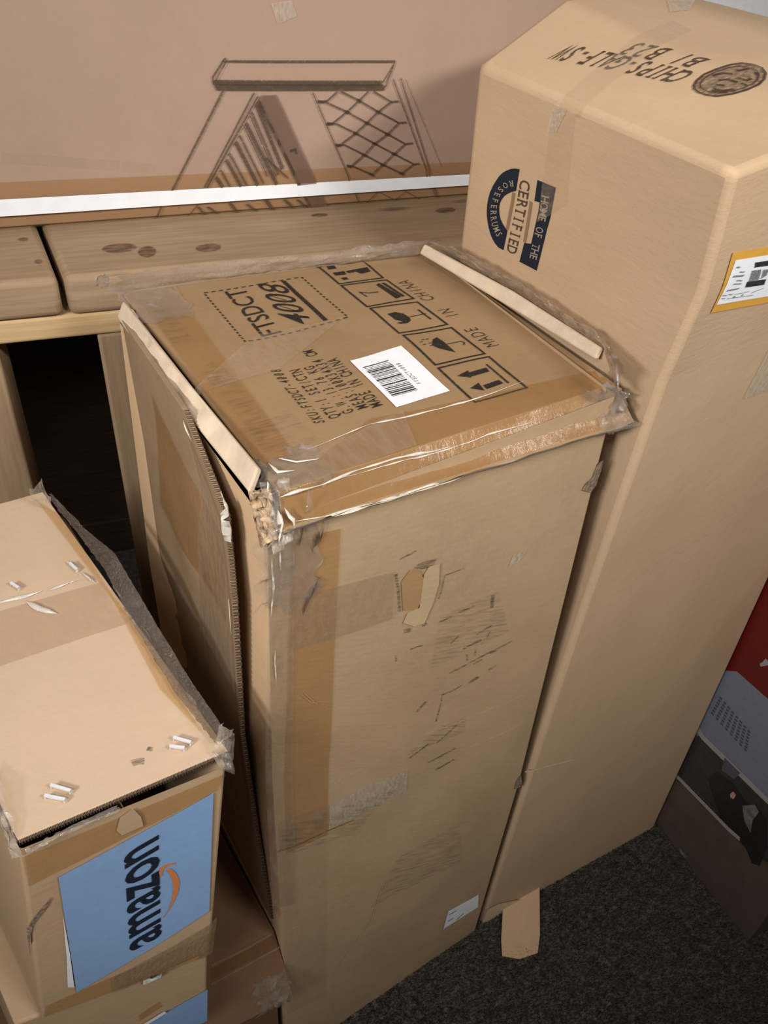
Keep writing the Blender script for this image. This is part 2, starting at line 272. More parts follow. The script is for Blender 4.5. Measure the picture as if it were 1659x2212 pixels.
FC = {k: Face(**d) for k, d in {"c_front":{"rows":[[[-0.166,-0.166,0.0],[0.1625,-0.1464,0.0]],[[-0.1676,-0.156,0.6849],[0.1685,-0.148,0.4088]],[[-0.1595,-0.1496,0.981],[0.1555,-0.1491,0.9935]]],"amp":0.0022,"seed":3.0},
"c_left":{"rows":[[[-0.168,0.155,0.0],[-0.166,-0.166,0.0]],[[-0.1696,0.155,0.6849],[-0.1676,-0.156,0.6849]],[[-0.1615,0.155,0.981],[-0.1595,-0.1496,0.981]]],"amp":0.001,"seed":1.0},
"c_right":{"rows":[[[0.1625,-0.1464,0.0],[0.1625,0.155,0.0]],[[0.1685,-0.148,0.4088],[0.1685,0.155,0.4088]],[[0.1555,-0.1491,0.9935],[0.1555,0.155,0.9935]]]},
"c_back":{"rows":[[[0.1625,0.155,0.0],[-0.168,0.155,0.0]],[[0.1685,0.155,0.4088],[-0.1696,0.155,0.6849]],[[0.1555,0.155,0.9935],[-0.1615,0.155,0.981]]]},
"c_panel":{"rows":[[[-0.169,0.12,0.362],[-0.17,-0.138,0.3758]],[[-0.168,0.12,0.46],[-0.176,-0.1263,0.5497]],[[-0.168,0.1204,0.5562],[-0.18,-0.1184,0.7091]],[[-0.168,0.1134,0.7291],[-0.18,-0.1252,0.8912]],[[-0.166,0.1164,0.8774],[-0.176,-0.1125,0.9666]],[[-0.164,0.138,0.9934],[-0.17,-0.0253,1.0022]]],"amp":0.003,"freq":14,"seed":9.0},
"c_top":{"rows":[[[-0.1412,-0.1286,0.99],[0.1715,-0.1309,0.99]],[[-0.1502,0.1777,0.997],[0.1573,0.1404,0.992]]],"amp":0.003,"freq":9,"seed":5.0},
"c_skirt":{"rows":[[[-0.1514,-0.158,0.9794],[0.1752,-0.158,0.9661]],[[-0.1412,-0.1286,0.99],[0.1715,-0.1309,0.99]]],"amp":0.004,"freq":16,"seed":7.0},
"c_rimleft":{"rows":[[[-0.164,0.147,0.9896],[-0.165,-0.0068,0.9912],[-0.16,-0.1233,0.9898]],[[-0.1549,0.1549,1.0],[-0.1516,0.0077,1.0],[-0.1476,-0.1126,1.0]]],"amp":0.004,"freq":55},
"c_rimright":{"rows":[[[0.1746,-0.1028,0.996],[0.1597,0.0055,0.996],[0.1445,0.1324,0.996]],[[0.1792,-0.1015,1.006],[0.169,0.0118,1.006],[0.1485,0.1316,1.006]]],"amp":0.003,"freq":55},
"c_filmright":{"rows":[[[0.1414,-0.1596,1.006],[0.1777,-0.1008,1.006],[0.169,0.0118,1.006],[0.1492,0.1301,1.006]],[[0.1383,-0.1618,1.034],[0.1481,-0.1181,1.034],[0.1467,-0.0232,1.034],[0.1278,0.0851,1.034]]],"amp":0.006,"freq":40},
"c_filmback":{"rows":[[[-0.1493,0.1814,0.995],[-0.0812,0.1758,0.995],[0.0162,0.1584,0.995],[0.1524,0.1334,0.995]],[[-0.1554,0.1842,1.011],[-0.0881,0.1776,1.011],[0.014,0.1535,1.011],[0.1498,0.1319,1.011]]],"amp":0.006,"freq":40},
"c_tear":{"rows":[[[-0.1656,-0.155,0.9683],[-0.1515,-0.158,0.9734]],[[-0.158,-0.1229,0.99],[-0.1417,-0.1297,0.991]]],"amp":0.008,"freq":60},
"r_logo":{"rows":[[[0.182,0.15,0.0],[0.1755,-0.143,0.0]],[[0.18,0.13,0.7048],[0.1875,-0.152,0.7048]],[[0.165,0.1,1.0047],[0.1876,-0.165,1.0047]],[[0.157,0.09,1.0891],[0.1882,-0.176,1.0891]],[[0.154,0.0886,1.185],[0.1772,-0.1795,1.185]]],"amp":0.003,"freq":5,"seed":2.0},
"r_right":{"rows":[[[0.1755,-0.143,0.0],[0.532,-0.153,0.0]],[[0.1875,-0.152,0.7048],[0.535,-0.1451,0.7048]],[[0.1876,-0.165,1.0047],[0.535,-0.1369,1.0047]],[[0.1882,-0.176,1.0891],[0.535,-0.1341,1.0891]],[[0.1772,-0.1795,1.185],[0.535,-0.13,1.2]]],"amp":0.004,"freq":4,"seed":8.0},
"r_top":{"rows":[[[0.1772,-0.1795,1.185],[0.2965,-0.163,1.19],[0.4157,-0.1465,1.195],[0.535,-0.13,1.2]],[[0.154,0.0886,1.185],[0.2562,0.112,1.2227],[0.3553,0.14,1.2209],[0.4785,0.17,1.1996]]],"amp":0.003,"freq":6,"dome":0.004},
"r_far":{"rows":[[[0.532,-0.153,0.0],[0.52,0.15,0.0]],[[0.535,-0.1451,0.7048],[0.4956,0.1618,0.7048]],[[0.535,-0.1369,1.0047],[0.4852,0.1668,1.0047]],[[0.535,-0.1341,1.0891],[0.4823,0.1682,1.0891]],[[0.535,-0.13,1.2],[0.4785,0.17,1.1996]]]},
"r_rear":{"rows":[[[0.52,0.15,0.0],[0.4073,0.15,0.0],[0.2947,0.15,0.0],[0.182,0.15,0.0]],[[0.4956,0.1618,0.7048],[0.3904,0.1512,0.7048],[0.2852,0.1406,0.7048],[0.18,0.13,0.7048]],[[0.4852,0.1668,1.0047],[0.3785,0.1445,1.0047],[0.2717,0.1223,1.0047],[0.165,0.1,1.0047]],[[0.4823,0.1682,1.0891],[0.3739,0.1421,1.0891],[0.2654,0.1161,1.0891],[0.157,0.09,1.0891]],[[0.4785,0.17,1.1996],[0.3553,0.14,1.2209],[0.2562,0.112,1.2227],[0.154,0.0886,1.185]]]},
"a_top":{"rows":[[[-0.3722,-0.1836,0.8],[-0.2155,-0.1862,0.8]],[[-0.414,0.1833,0.8],[-0.2572,0.1807,0.8]]],"amp":0.002,"seed":4.0},
"a_front":{"rows":[[[-0.4087,-0.1813,0.52],[-0.2578,-0.2018,0.52]],[[-0.3731,-0.1873,0.794],[-0.2208,-0.1942,0.794]]],"amp":0.002,"seed":6.0},
"a_left":{"rows":[[[-0.4505,0.1857,0.52],[-0.4087,-0.1813,0.52]],[[-0.414,0.1833,0.794],[-0.3731,-0.1873,0.794]]],"amp":0.001},
"a_right":{"rows":[[[-0.2578,-0.2018,0.52],[-0.2995,0.1651,0.52]],[[-0.2208,-0.1942,0.794],[-0.2572,0.1807,0.794]]],"amp":0.001},
"a_rear":{"rows":[[[-0.2995,0.1651,0.52],[-0.4505,0.1857,0.52]],[[-0.2572,0.1807,0.794],[-0.414,0.1833,0.794]]]},
"b_front":{"rows":[[[-0.4435,-0.1711,0.356],[-0.271,-0.1937,0.356]],[[-0.4307,-0.1733,0.516],[-0.2583,-0.1958,0.516]]],"amp":0.0015},
"b_left":{"rows":[[[-0.4864,0.2057,0.356],[-0.4435,-0.1711,0.356]],[[-0.4736,0.2036,0.516],[-0.4307,-0.1733,0.516]]],"amp":0.001},
"b_right":{"rows":[[[-0.271,-0.1937,0.356],[-0.3139,0.1832,0.356]],[[-0.2583,-0.1958,0.516],[-0.3011,0.181,0.516]]]},
"b_rear":{"rows":[[[-0.3139,0.1832,0.356],[-0.4864,0.2057,0.356]],[[-0.3011,0.181,0.516],[-0.4736,0.2036,0.516]]]},
"b_top":{"rows":[[[-0.4307,-0.1733,0.516],[-0.2583,-0.1958,0.516]],[[-0.4736,0.2036,0.516],[-0.3011,0.181,0.516]]]},
"d_top":{"rows":[[[-0.58,-0.1231,0.353],[-0.169,-0.1431,0.353]],[[-0.58,0.2,0.345],[-0.179,0.2,0.345]]],"amp":0.002},
"d_skirt":{"rows":[[[-0.58,-0.164,0.258],[-0.1659,-0.184,0.258]],[[-0.58,-0.1231,0.353],[-0.169,-0.1431,0.353]]],"amp":0.002},
"d_front":{"rows":[[[-0.58,-0.128,0.0],[-0.174,-0.152,0.0]],[[-0.58,-0.128,0.268],[-0.174,-0.152,0.268]]],"amp":0.002},
"d_left":{"rows":[[[-0.58,0.2,0.0],[-0.58,-0.128,0.0]],[[-0.58,0.2,0.335],[-0.58,-0.128,0.335]]]},
"d_right":{"rows":[[[-0.18,-0.15,0.0],[-0.18,0.2,0.0]],[[-0.18,-0.14,0.335],[-0.18,0.2,0.335]]]},
"d_rear":{"rows":[[[-0.18,0.2,0.0],[-0.58,0.2,0.0]],[[-0.18,0.2,0.335],[-0.58,0.2,0.335]]]},
"p_side":{"rows":[[[0.562,0.2,0.0],[0.523,-0.3702,0.0]],[[0.562,0.2,0.66],[0.523,-0.3702,0.66]]]},
"p_front":{"rows":[[[0.523,-0.3702,0.0],[0.823,-0.3902,0.0]],[[0.523,-0.3702,0.66],[0.823,-0.3902,0.66]]]},
"p_far":{"rows":[[[0.823,-0.3902,0.0],[0.862,0.18,0.0]],[[0.823,-0.3902,0.66],[0.862,0.18,0.66]]]},
"p_rear":{"rows":[[[0.862,0.18,0.0],[0.562,0.2,0.0]],[[0.862,0.18,0.66],[0.562,0.2,0.66]]]},
"p_top":{"rows":[[[0.523,-0.3702,0.66],[0.823,-0.3902,0.66]],[[0.562,0.2,0.66],[0.862,0.18,0.66]]]},
"r_tab":{"rows":[[[0.173,-0.1996,0.002],[0.1936,-0.2166,0.002],[0.2231,-0.223,0.002]],[[0.1858,-0.1792,0.004],[0.2163,-0.1883,0.004],[0.2427,-0.2031,0.004]],[[0.215,-0.1423,0.012],[0.2501,-0.1412,0.013],[0.2903,-0.1381,0.014]]],"amp":0.0015,"freq":60},
"a_edge":{"rows":[[[-0.2213,-0.1876,0.806],[-0.2323,-0.1218,0.806],[-0.2378,-0.0327,0.806],[-0.2386,0.0404,0.806],[-0.2462,0.1001,0.806],[-0.2558,0.1617,0.806]],[[-0.2129,-0.1842,0.815],[-0.2188,-0.1213,0.815],[-0.2228,-0.0317,0.815],[-0.2254,0.0469,0.815],[-0.2402,0.0933,0.815],[-0.2527,0.1538,0.815]]],"amp":0},
"a_curl":{"rows":[[[-0.2292,-0.1862,0.808],[-0.2132,-0.1883,0.79]],[[-0.2205,-0.18,0.815],[-0.2101,-0.1896,0.82]],[[-0.2157,-0.1774,0.825],[-0.2124,-0.199,0.838]]],"amp":0},
"a_curl2":{"rows":[[[-0.2276,-0.1935,0.795],[-0.2154,-0.1947,0.78]],[[-0.2288,-0.1849,0.806],[-0.2144,-0.1882,0.8]]],"amp":0},
"a_leftfilm":{"rows":[[[-0.3792,-0.1863,0.785],[-0.3718,-0.1914,0.79]],[[-0.3769,-0.1462,0.8],[-0.3715,-0.1818,0.806]],[[-0.3766,-0.1189,0.81],[-0.3707,-0.1431,0.815]]],"amp":0},
"a_fold":{"rows":[[[-0.3729,-0.1913,0.7907],[-0.3397,-0.1953,0.7995],[-0.3029,-0.1933,0.7957]],[[-0.3672,-0.1913,0.7971],[-0.3382,-0.1913,0.8014],[-0.3029,-0.1893,0.7985]]],"amp":0},
"a_far":{"rows":[[[-0.269,0.1661,0.806],[-0.255,0.1419,0.806]],[[-0.2731,0.1489,0.83],[-0.2597,0.1426,0.845]]],"amp":0},
"k_front":{"rows":[[[-0.7296,0.5598,0.962],[0.4377,0.2817,0.962]],[[-0.731,0.554,0.993],[0.4364,0.2759,0.993]],[[-0.7314,0.552,1.5],[0.4359,0.2739,1.5]],[[-0.7305,0.5559,2.0],[0.4368,0.2778,2.0]]],"amp":0.004,"freq":3.5,"seed":1.5},
"w_top":{"rows":[[[-0.4667,0.3687,0.96],[0.3993,0.1634,0.96]],[[-0.4377,0.4903,0.96],[0.428,0.284,0.96]]]}}.items()}
DEC = [
["text","model_print","centre_box","c_top","ink_black",0.0007,"FTSDCT",[0.3261,0.6461],[0.0112,0.281],[-0.0628,-0.0075],0.006,"sans"],
["text","model_print","centre_box","c_top","ink_black",0.0007,"4008",[0.4262,0.6491],[0.0308,0.2522],[-0.0715,0.0483],0.002,"sans"],
["line","model_print","centre_box","c_top","ink_black",0.0007,0.0009,[[0.3873,0.8601],[0.4182,0.8159]]],
["line","model_print","centre_box","c_top","ink_black",0.0007,0.0009,[[0.3863,0.7904],[0.4152,0.7403]]],
["line","model_print","centre_box","c_top","ink_black",0.0007,0.0042,[[0.4649,0.9329],[0.4663,0.657]]],
["line","dashed_frame_print","centre_box","c_top","ink_black",0.0007,0.0016,[[0.2162,0.9274],[0.2289,0.9279]]],
["line","dashed_frame_print","centre_box","c_top","ink_black",0.0007,0.0016,[[0.2393,0.9283],[0.2521,0.9288]]],
["line","dashed_frame_print","centre_box","c_top","ink_black",0.0007,0.0016,[[0.2626,0.9292],[0.2754,0.9298]]],
["line","dashed_frame_print","centre_box","c_top","ink_black",0.0007,0.0016,[[0.286,0.9302],[0.2989,0.9307]]],
["line","dashed_frame_print","centre_box","c_top","ink_black",0.0007,0.0016,[[0.3095,0.9311],[0.3225,0.9316]]],
["line","dashed_frame_print","centre_box","c_top","ink_black",0.0007,0.0016,[[0.3332,0.9321],[0.3463,0.9326]]],
["line","dashed_frame_print","centre_box","c_top","ink_black",0.0007,0.0016,[[0.3571,0.933],[0.3703,0.9336]]],
["line","dashed_frame_print","centre_box","c_top","ink_black",0.0007,0.0016,[[0.3811,0.934],[0.3944,0.9346]]],
["line","dashed_frame_print","centre_box","c_top","ink_black",0.0007,0.0016,[[0.4053,0.935],[0.4186,0.9356]]],
["line","dashed_frame_print","centre_box","c_top","ink_black",0.0007,0.0016,[[0.4296,0.936],[0.4431,0.9366]]],
["line","dashed_frame_print","centre_box","c_top","ink_black",0.0007,0.0016,[[0.4541,0.9371],[0.4677,0.9376]]],
["line","dashed_frame_print","centre_box","c_top","ink_black",0.0007,0.0016,[[0.4788,0.9381],[0.4924,0.9387]]],
["line","dashed_frame_print","centre_box","c_top","ink_black",0.0007,0.0016,[[0.5036,0.9392],[0.5173,0.9397]]],
["line","dashed_frame_print","centre_box","c_top","ink_black",0.0007,0.0016,[[0.5286,0.9402],[0.5286,0.9288]]],
["line","dashed_frame_print","centre_box","c_top","ink_black",0.0007,0.0016,[[0.5287,0.9195],[0.5287,0.9082]]],
["line","dashed_frame_print","centre_box","c_top","ink_black",0.0007,0.0016,[[0.5287,0.899],[0.5288,0.8878]]],
["line","dashed_frame_print","centre_box","c_top","ink_black",0.0007,0.0016,[[0.5288,0.8786],[0.5288,0.8675]]],
["line","dashed_frame_print","centre_box","c_top","ink_black",0.0007,0.0016,[[0.5289,0.8584],[0.5289,0.8474]]],
["line","dashed_frame_print","centre_box","c_top","ink_black",0.0007,0.0016,[[0.5289,0.8384],[0.529,0.8275]]],
["line","dashed_frame_print","centre_box","c_top","ink_black",0.0007,0.0016,[[0.529,0.8185],[0.529,0.8077]]],
["line","dashed_frame_print","centre_box","c_top","ink_black",0.0007,0.0016,[[0.5291,0.7988],[0.5291,0.7881]]],
["line","dashed_frame_print","centre_box","c_top","ink_black",0.0007,0.0016,[[0.5291,0.7793],[0.5292,0.7686]]],
["line","dashed_frame_print","centre_box","c_top","ink_black",0.0007,0.0016,[[0.5292,0.7599],[0.5292,0.7493]]],
["line","dashed_frame_print","centre_box","c_top","ink_black",0.0007,0.0016,[[0.5293,0.7406],[0.5293,0.7301]]],
["line","dashed_frame_print","centre_box","c_top","ink_black",0.0007,0.0016,[[0.5293,0.7215],[0.5294,0.7111]]],
["line","dashed_frame_print","centre_box","c_top","ink_black",0.0007,0.0016,[[0.5294,0.7026],[0.5294,0.6922]]],
["line","dashed_frame_print","centre_box","c_top","ink_black",0.0007,0.0016,[[0.5294,0.6838],[0.5295,0.6735]]],
["line","dashed_frame_print","centre_box","c_top","ink_black",0.0007,0.0016,[[0.5295,0.6651],[0.5295,0.655]]],
["line","dashed_frame_print","centre_box","c_top","ink_black",0.0007,0.0016,[[0.5296,0.6466],[0.5152,0.6456]]],
["line","dashed_frame_print","centre_box","c_top","ink_black",0.0007,0.0016,[[0.5036,0.6447],[0.4894,0.6436]]],
["line","dashed_frame_print","centre_box","c_top","ink_black",0.0007,0.0016,[[0.4778,0.6427],[0.4637,0.6417]]],
["line","dashed_frame_print","centre_box","c_top","ink_black",0.0007,0.0016,[[0.4522,0.6408],[0.4383,0.6398]]],
["line","dashed_frame_print","centre_box","c_top","ink_black",0.0007,0.0016,[[0.4269,0.6389],[0.413,0.6379]]],
["line","dashed_frame_print","centre_box","c_top","ink_black",0.0007,0.0016,[[0.4017,0.6371],[0.388,0.6361]]],
["line","dashed_frame_print","centre_box","c_top","ink_black",0.0007,0.0016,[[0.3768,0.6352],[0.3632,0.6342]]],
["line","dashed_frame_print","centre_box","c_top","ink_black",0.0007,0.0016,[[0.352,0.6334],[0.3385,0.6325]]],
["line","dashed_frame_print","centre_box","c_top","ink_black",0.0007,0.0016,[[0.3275,0.6317],[0.3141,0.6307]]],
["line","dashed_frame_print","centre_box","c_top","ink_black",0.0007,0.0016,[[0.3031,0.6299],[0.2898,0.629]]],
["line","dashed_frame_print","centre_box","c_top","ink_black",0.0007,0.0016,[[0.279,0.6282],[0.2658,0.6272]]],
["line","dashed_frame_print","centre_box","c_top","ink_black",0.0007,0.0016,[[0.255,0.6265],[0.2419,0.6256]]],
["line","dashed_frame_print","centre_box","c_top","ink_black",0.0007,0.0016,[[0.2312,0.6248],[0.2182,0.6239]]],
["line","dashed_frame_print","centre_box","c_top","ink_black",0.0007,0.0016,[[0.2076,0.6232],[0.2079,0.6324]]],
["line","dashed_frame_print","centre_box","c_top","ink_black",0.0007,0.0016,[[0.2081,0.6399],[0.2084,0.6492]]],
["line","dashed_frame_print","centre_box","c_top","ink_black",0.0007,0.0016,[[0.2086,0.6568],[0.2088,0.6661]]],
["line","dashed_frame_print","centre_box","c_top","ink_black",0.0007,0.0016,[[0.209,0.6738],[0.2093,0.6832]]],
["line","dashed_frame_print","centre_box","c_top","ink_black",0.0007,0.0016,[[0.2095,0.691],[0.2098,0.7005]]],
["line","dashed_frame_print","centre_box","c_top","ink_black",0.0007,0.0016,[[0.21,0.7083],[0.2103,0.7178]]],
["line","dashed_frame_print","centre_box","c_top","ink_black",0.0007,0.0016,[[0.2105,0.7257],[0.2108,0.7354]]],
["line","dashed_frame_print","centre_box","c_top","ink_black",0.0007,0.0016,[[0.211,0.7433],[0.2113,0.753]]],
["line","dashed_frame_print","centre_box","c_top","ink_black",0.0007,0.0016,[[0.2115,0.761],[0.2118,0.7708]]],
["line","dashed_frame_print","centre_box","c_top","ink_black",0.0007,0.0016,[[0.212,0.7789],[0.2123,0.7888]]],
["line","dashed_frame_print","centre_box","c_top","ink_black",0.0007,0.0016,[[0.2125,0.7969],[0.2128,0.8069]]],
["line","dashed_frame_print","centre_box","c_top","ink_black",0.0007,0.0016,[[0.213,0.8151],[0.2133,0.8252]]],
["line","dashed_frame_print","centre_box","c_top","ink_black",0.0007,0.0016,[[0.2135,0.8334],[0.2138,0.8436]]],
["line","dashed_frame_print","centre_box","c_top","ink_black",0.0007,0.0016,[[0.2141,0.8519],[0.2144,0.8621]]],
["line","dashed_frame_print","centre_box","c_top","ink_black",0.0007,0.0016,[[0.2146,0.8705],[0.2149,0.8809]]],
["line","dashed_frame_print","centre_box","c_top","ink_black",0.0007,0.0016,[[0.2151,0.8893],[0.2154,0.8998]]],
["line","dashed_frame_print","centre_box","c_top","ink_black",0.0007,0.0016,[[0.2157,0.9083],[0.216,0.9188]]],
["text","shipping_data_print","centre_box","c_top","ink_black",0.0007,"SKU:FTSDCT-4008",[0.2175,0.1792],[0.0127,0.2811],[-0.026,0.0057],0.006,"mono"],
["text","shipping_data_print","centre_box","c_top","ink_black",0.0007,"QTY:1 SET/CTN",[0.2637,0.1864],[0.0139,0.254],[-0.0304,0.0009],0.006,"mono"],
["text","shipping_data_print","centre_box","c_top","ink_black",0.0007,"G.W.:13.76 KG",[0.3035,0.1904],[0.0127,0.2492],[-0.0287,-0.0002],0.006,"mono"],
["text","shipping_data_print","centre_box","c_top","ink_black",0.0007,"MEAS:100X34X34 CM",[0.3462,0.1934],[0.0096,0.3271],[-0.0323,-0.001],0.006,"mono"],
["text","shipping_data_print","centre_box","c_top","ink_black",0.0007,"MADE IN CHINA",[0.3852,0.189],[0.0088,0.2658],[-0.0349,-0.0047],0.006,"mono"],
["text","origin_print","centre_box","c_top","ink_black",0.0007,"MADE  IN  CHINA",[0.8419,0.3289],[-0.0185,0.4915],[-0.0416,0.0012],-0.012,"mono"],
["line","handling_symbols_print","centre_box","c_top","ink_black",0.0007,0.0021,[[0.6117,1.0175],[0.7655,1.0097],[0.7584,0.8557],[0.6113,0.8581],[0.6117,1.0175]]],
["line","handling_symbols_print","centre_box","c_top","ink_black",0.0007,0.0021,[[0.6116,0.8452],[0.7608,0.8381],[0.7696,0.688],[0.612,0.6848],[0.6116,0.8452]]],
["line","handling_symbols_print","centre_box","c_top","ink_black",0.0007,0.0021,[[0.6149,0.6718],[0.7669,0.6628],[0.7708,0.4992],[0.6153,0.5042],[0.6149,0.6718]]],
["line","handling_symbols_print","centre_box","c_top","ink_black",0.0007,0.0021,[[0.6189,0.4871],[0.7714,0.4774],[0.7733,0.3049],[0.6141,0.3075],[0.6189,0.4871]]],
["line","handling_symbols_print","centre_box","c_top","ink_black",0.0007,0.0021,[[0.612,0.2899],[0.7748,0.2861],[0.7685,0.0956],[0.6061,0.1001],[0.612,0.2899]]],
["poly","handling_symbols_print","centre_box","c_top","ink_black",0.0006,[[0.6357,0.2328],[0.6793,0.2451],[0.6671,0.2091]]],
["poly","handling_symbols_print","centre_box","c_top","ink_black",0.0006,[[0.6748,0.2346],[0.7333,0.2375],[0.7296,0.2162],[0.67,0.2135]]],
["poly","handling_symbols_print","centre_box","c_top","ink_black",0.0006,[[0.6335,0.1647],[0.6696,0.179],[0.6624,0.1381]]],
["poly","handling_symbols_print","centre_box","c_top","ink_black",0.0006,[[0.6723,0.163],[0.7268,0.1669],[0.7273,0.1458],[0.6714,0.1416]]],
["poly","handling_symbols_print","centre_box","c_top","ink_black",0.0006,[[0.663,0.4057],[0.6822,0.4336],[0.7011,0.4437],[0.7047,0.4143],[0.7039,0.3872],[0.7015,0.3433],[0.6828,0.368],[0.6712,0.3822],[0.6667,0.3933]]],
["poly","handling_symbols_print","centre_box","c_top","ink_black",0.0006,[[0.6431,0.6212],[0.6705,0.625],[0.6884,0.6078],[0.6937,0.5809],[0.6883,0.5636],[0.67,0.5518],[0.6494,0.5557],[0.6406,0.5641],[0.6643,0.5658],[0.6466,0.5828],[0.6465,0.6003]]],
["poly","handling_symbols_print","centre_box","c_top","ink_black",0.0006,[[0.7119,0.8138],[0.7262,0.8228],[0.7441,0.7138],[0.7203,0.7051]]],
["poly","handling_symbols_print","centre_box","c_top","ink_black",0.0006,[[0.7332,0.8225],[0.7447,0.8217],[0.7551,0.7149],[0.7458,0.711]]],
["poly","handling_symbols_print","centre_box","c_top","ink_black",0.0006,[[0.6954,0.9395],[0.7515,0.946],[0.747,0.913],[0.7102,0.904]]],
["poly","handling_symbols_print","centre_box","c_top","ink_black",0.0006,[[0.6722,0.9359],[0.706,0.9416],[0.696,0.9223],[0.6763,0.921]]],
["poly","handling_symbols_print","centre_box","c_top","ink_black",0.0006,[[0.636,0.9905],[0.6619,0.9902],[0.6575,0.9655],[0.631,0.9662]]],
["poly","handling_symbols_print","centre_box","c_top","ink_black",0.0006,[[0.6299,0.9387],[0.6691,0.9391],[0.6654,0.9136],[0.6295,0.9168]]],
["poly","handling_symbols_print","centre_box","c_top","ink_black",0.0006,[[0.6349,0.8953],[0.6547,0.8973],[0.6558,0.8794],[0.6382,0.8789]]],
["line","handling_symbols_print","centre_box","c_top","ink_black",0.0007,0.0018,[[0.7434,0.2526],[0.7426,0.1969],[0.7398,0.1394]]],
["line","handling_symbols_print","centre_box","c_top","ink_black",0.0007,0.0012,[[0.7039,0.3945],[0.7523,0.3946],[0.7567,0.3833],[0.7466,0.3731]]],
["line","handling_symbols_print","centre_box","c_top","ink_black",0.0007,0.0012,[[0.6974,0.5833],[0.7507,0.5852]]],
["line","handling_symbols_print","centre_box","c_top","ink_black",0.0007,0.0018,[[0.7421,0.6161],[0.7434,0.5822],[0.7455,0.5464]]],
["line","handling_symbols_print","centre_box","c_top","ink_black",0.0007,0.0016,[[0.645,0.7462],[0.6391,0.7827],[0.6625,0.7657],[0.692,0.7642]]],
["line","handling_symbols_print","centre_box","c_top","ink_black",0.0007,0.0011,[[0.6514,0.4427],[0.6614,0.4428]]],
["line","handling_symbols_print","centre_box","c_top","ink_black",0.0007,0.0011,[[0.6399,0.4161],[0.6499,0.4161]]],
["line","handling_symbols_print","centre_box","c_top","ink_black",0.0007,0.0011,[[0.6643,0.4416],[0.6743,0.4417]]],
["line","handling_symbols_print","centre_box","c_top","ink_black",0.0007,0.0011,[[0.6584,0.4168],[0.6684,0.4169]]],
["line","handling_symbols_print","centre_box","c_top","ink_black",0.0007,0.0011,[[0.6398,0.4324],[0.6498,0.4325]]],
["line","handling_symbols_print","centre_box","c_top","ink_black",0.0007,0.0011,[[0.6555,0.4046],[0.6655,0.4046]]],
["quad","barcode_label","centre_box","c_top","paper_white",0.0009,[[0.4173,0.4229],[0.5805,0.4335],[0.5784,0.1773],[0.4102,0.1672]],6,6],
["poly","barcode","barcode_label","c_top","ink_black",0.0013,[[0.4307,0.3772],[0.5086,0.3795],[0.5084,0.3752],[0.4306,0.3729]]],
["poly","barcode","barcode_label","c_top","ink_black",0.0013,[[0.4305,0.3676],[0.5082,0.3699],[0.5082,0.3678],[0.4305,0.3655]]],
["poly","barcode","barcode_label","c_top","ink_black",0.0013,[[0.4303,0.3601],[0.508,0.3626],[0.5079,0.3604],[0.4303,0.358]]],
["poly","barcode","barcode_label","c_top","ink_black",0.0013,[[0.4302,0.3541],[0.5078,0.3566],[0.5076,0.3524],[0.4301,0.3499]]],
["poly","barcode","barcode_label","c_top","ink_black",0.0013,[[0.4301,0.3474],[0.5076,0.3499],[0.5073,0.3436],[0.4299,0.3411]]],
["poly","barcode","barcode_label","c_top","ink_black",0.0013,[[0.4298,0.3386],[0.5073,0.3412],[0.5072,0.3391],[0.4298,0.3365]]],
["poly","barcode","barcode_label","c_top","ink_black",0.0013,[[0.4297,0.3327],[0.5071,0.3353],[0.5069,0.3311],[0.4296,0.3285]]],
["poly","barcode","barcode_label","c_top","ink_black",0.0013,[[0.4295,0.3246],[0.5068,0.3273],[0.5067,0.3252],[0.4295,0.3226]]],
["poly","barcode","barcode_label","c_top","ink_black",0.0013,[[0.4294,0.3201],[0.5066,0.3228],[0.5066,0.3208],[0.4294,0.318]]],
["poly","barcode","barcode_label","c_top","ink_black",0.0013,[[0.4293,0.3156],[0.5065,0.3184],[0.5064,0.3163],[0.4293,0.3135]]],
["poly","barcode","barcode_label","c_top","ink_black",0.0013,[[0.4291,0.3083],[0.5062,0.3111],[0.5062,0.3091],[0.4291,0.3063]]],
["poly","barcode","barcode_label","c_top","ink_black",0.0013,[[0.429,0.3025],[0.506,0.3053],[0.5058,0.2992],[0.4289,0.2963]]],
["poly","barcode","barcode_label","c_top","ink_black",0.0013,[[0.4288,0.2939],[0.5058,0.2968],[0.5057,0.2947],[0.4288,0.2918]]],
["poly","barcode","barcode_label","c_top","ink_black",0.0013,[[0.4287,0.288],[0.5056,0.291],[0.5055,0.2889],[0.4286,0.286]]],
["poly","barcode","barcode_label","c_top","ink_black",0.0013,[[0.4285,0.2809],[0.5053,0.2839],[0.5053,0.2818],[0.4284,0.2788]]],
["poly","barcode","barcode_label","c_top","ink_black",0.0013,[[0.4283,0.2737],[0.5051,0.2768],[0.5049,0.2707],[0.4282,0.2676]]],
["poly","barcode","barcode_label","c_top","ink_black",0.0013,[[0.4281,0.2625],[0.5047,0.2656],[0.5046,0.2636],[0.428,0.2605]]],
["poly","barcode","barcode_label","c_top","ink_black",0.0013,[[0.4279,0.2568],[0.5045,0.2599],[0.5044,0.2559],[0.4278,0.2527]]],
["poly","barcode","barcode_label","c_top","ink_black",0.0013,[[0.4278,0.249],[0.5043,0.2523],[0.5041,0.2483],[0.4277,0.245]]],
["poly","barcode","barcode_label","c_top","ink_black",0.0013,[[0.4275,0.24],[0.504,0.2433],[0.5038,0.2393],[0.4275,0.236]]],
["poly","barcode","barcode_label","c_top","ink_black",0.0013,[[0.4274,0.2336],[0.5037,0.237],[0.5035,0.231],[0.4273,0.2277]]],
["poly","barcode","barcode_label","c_top","ink_black",0.0013,[[0.4272,0.224],[0.5034,0.2274],[0.5032,0.2215],[0.427,0.218]]],
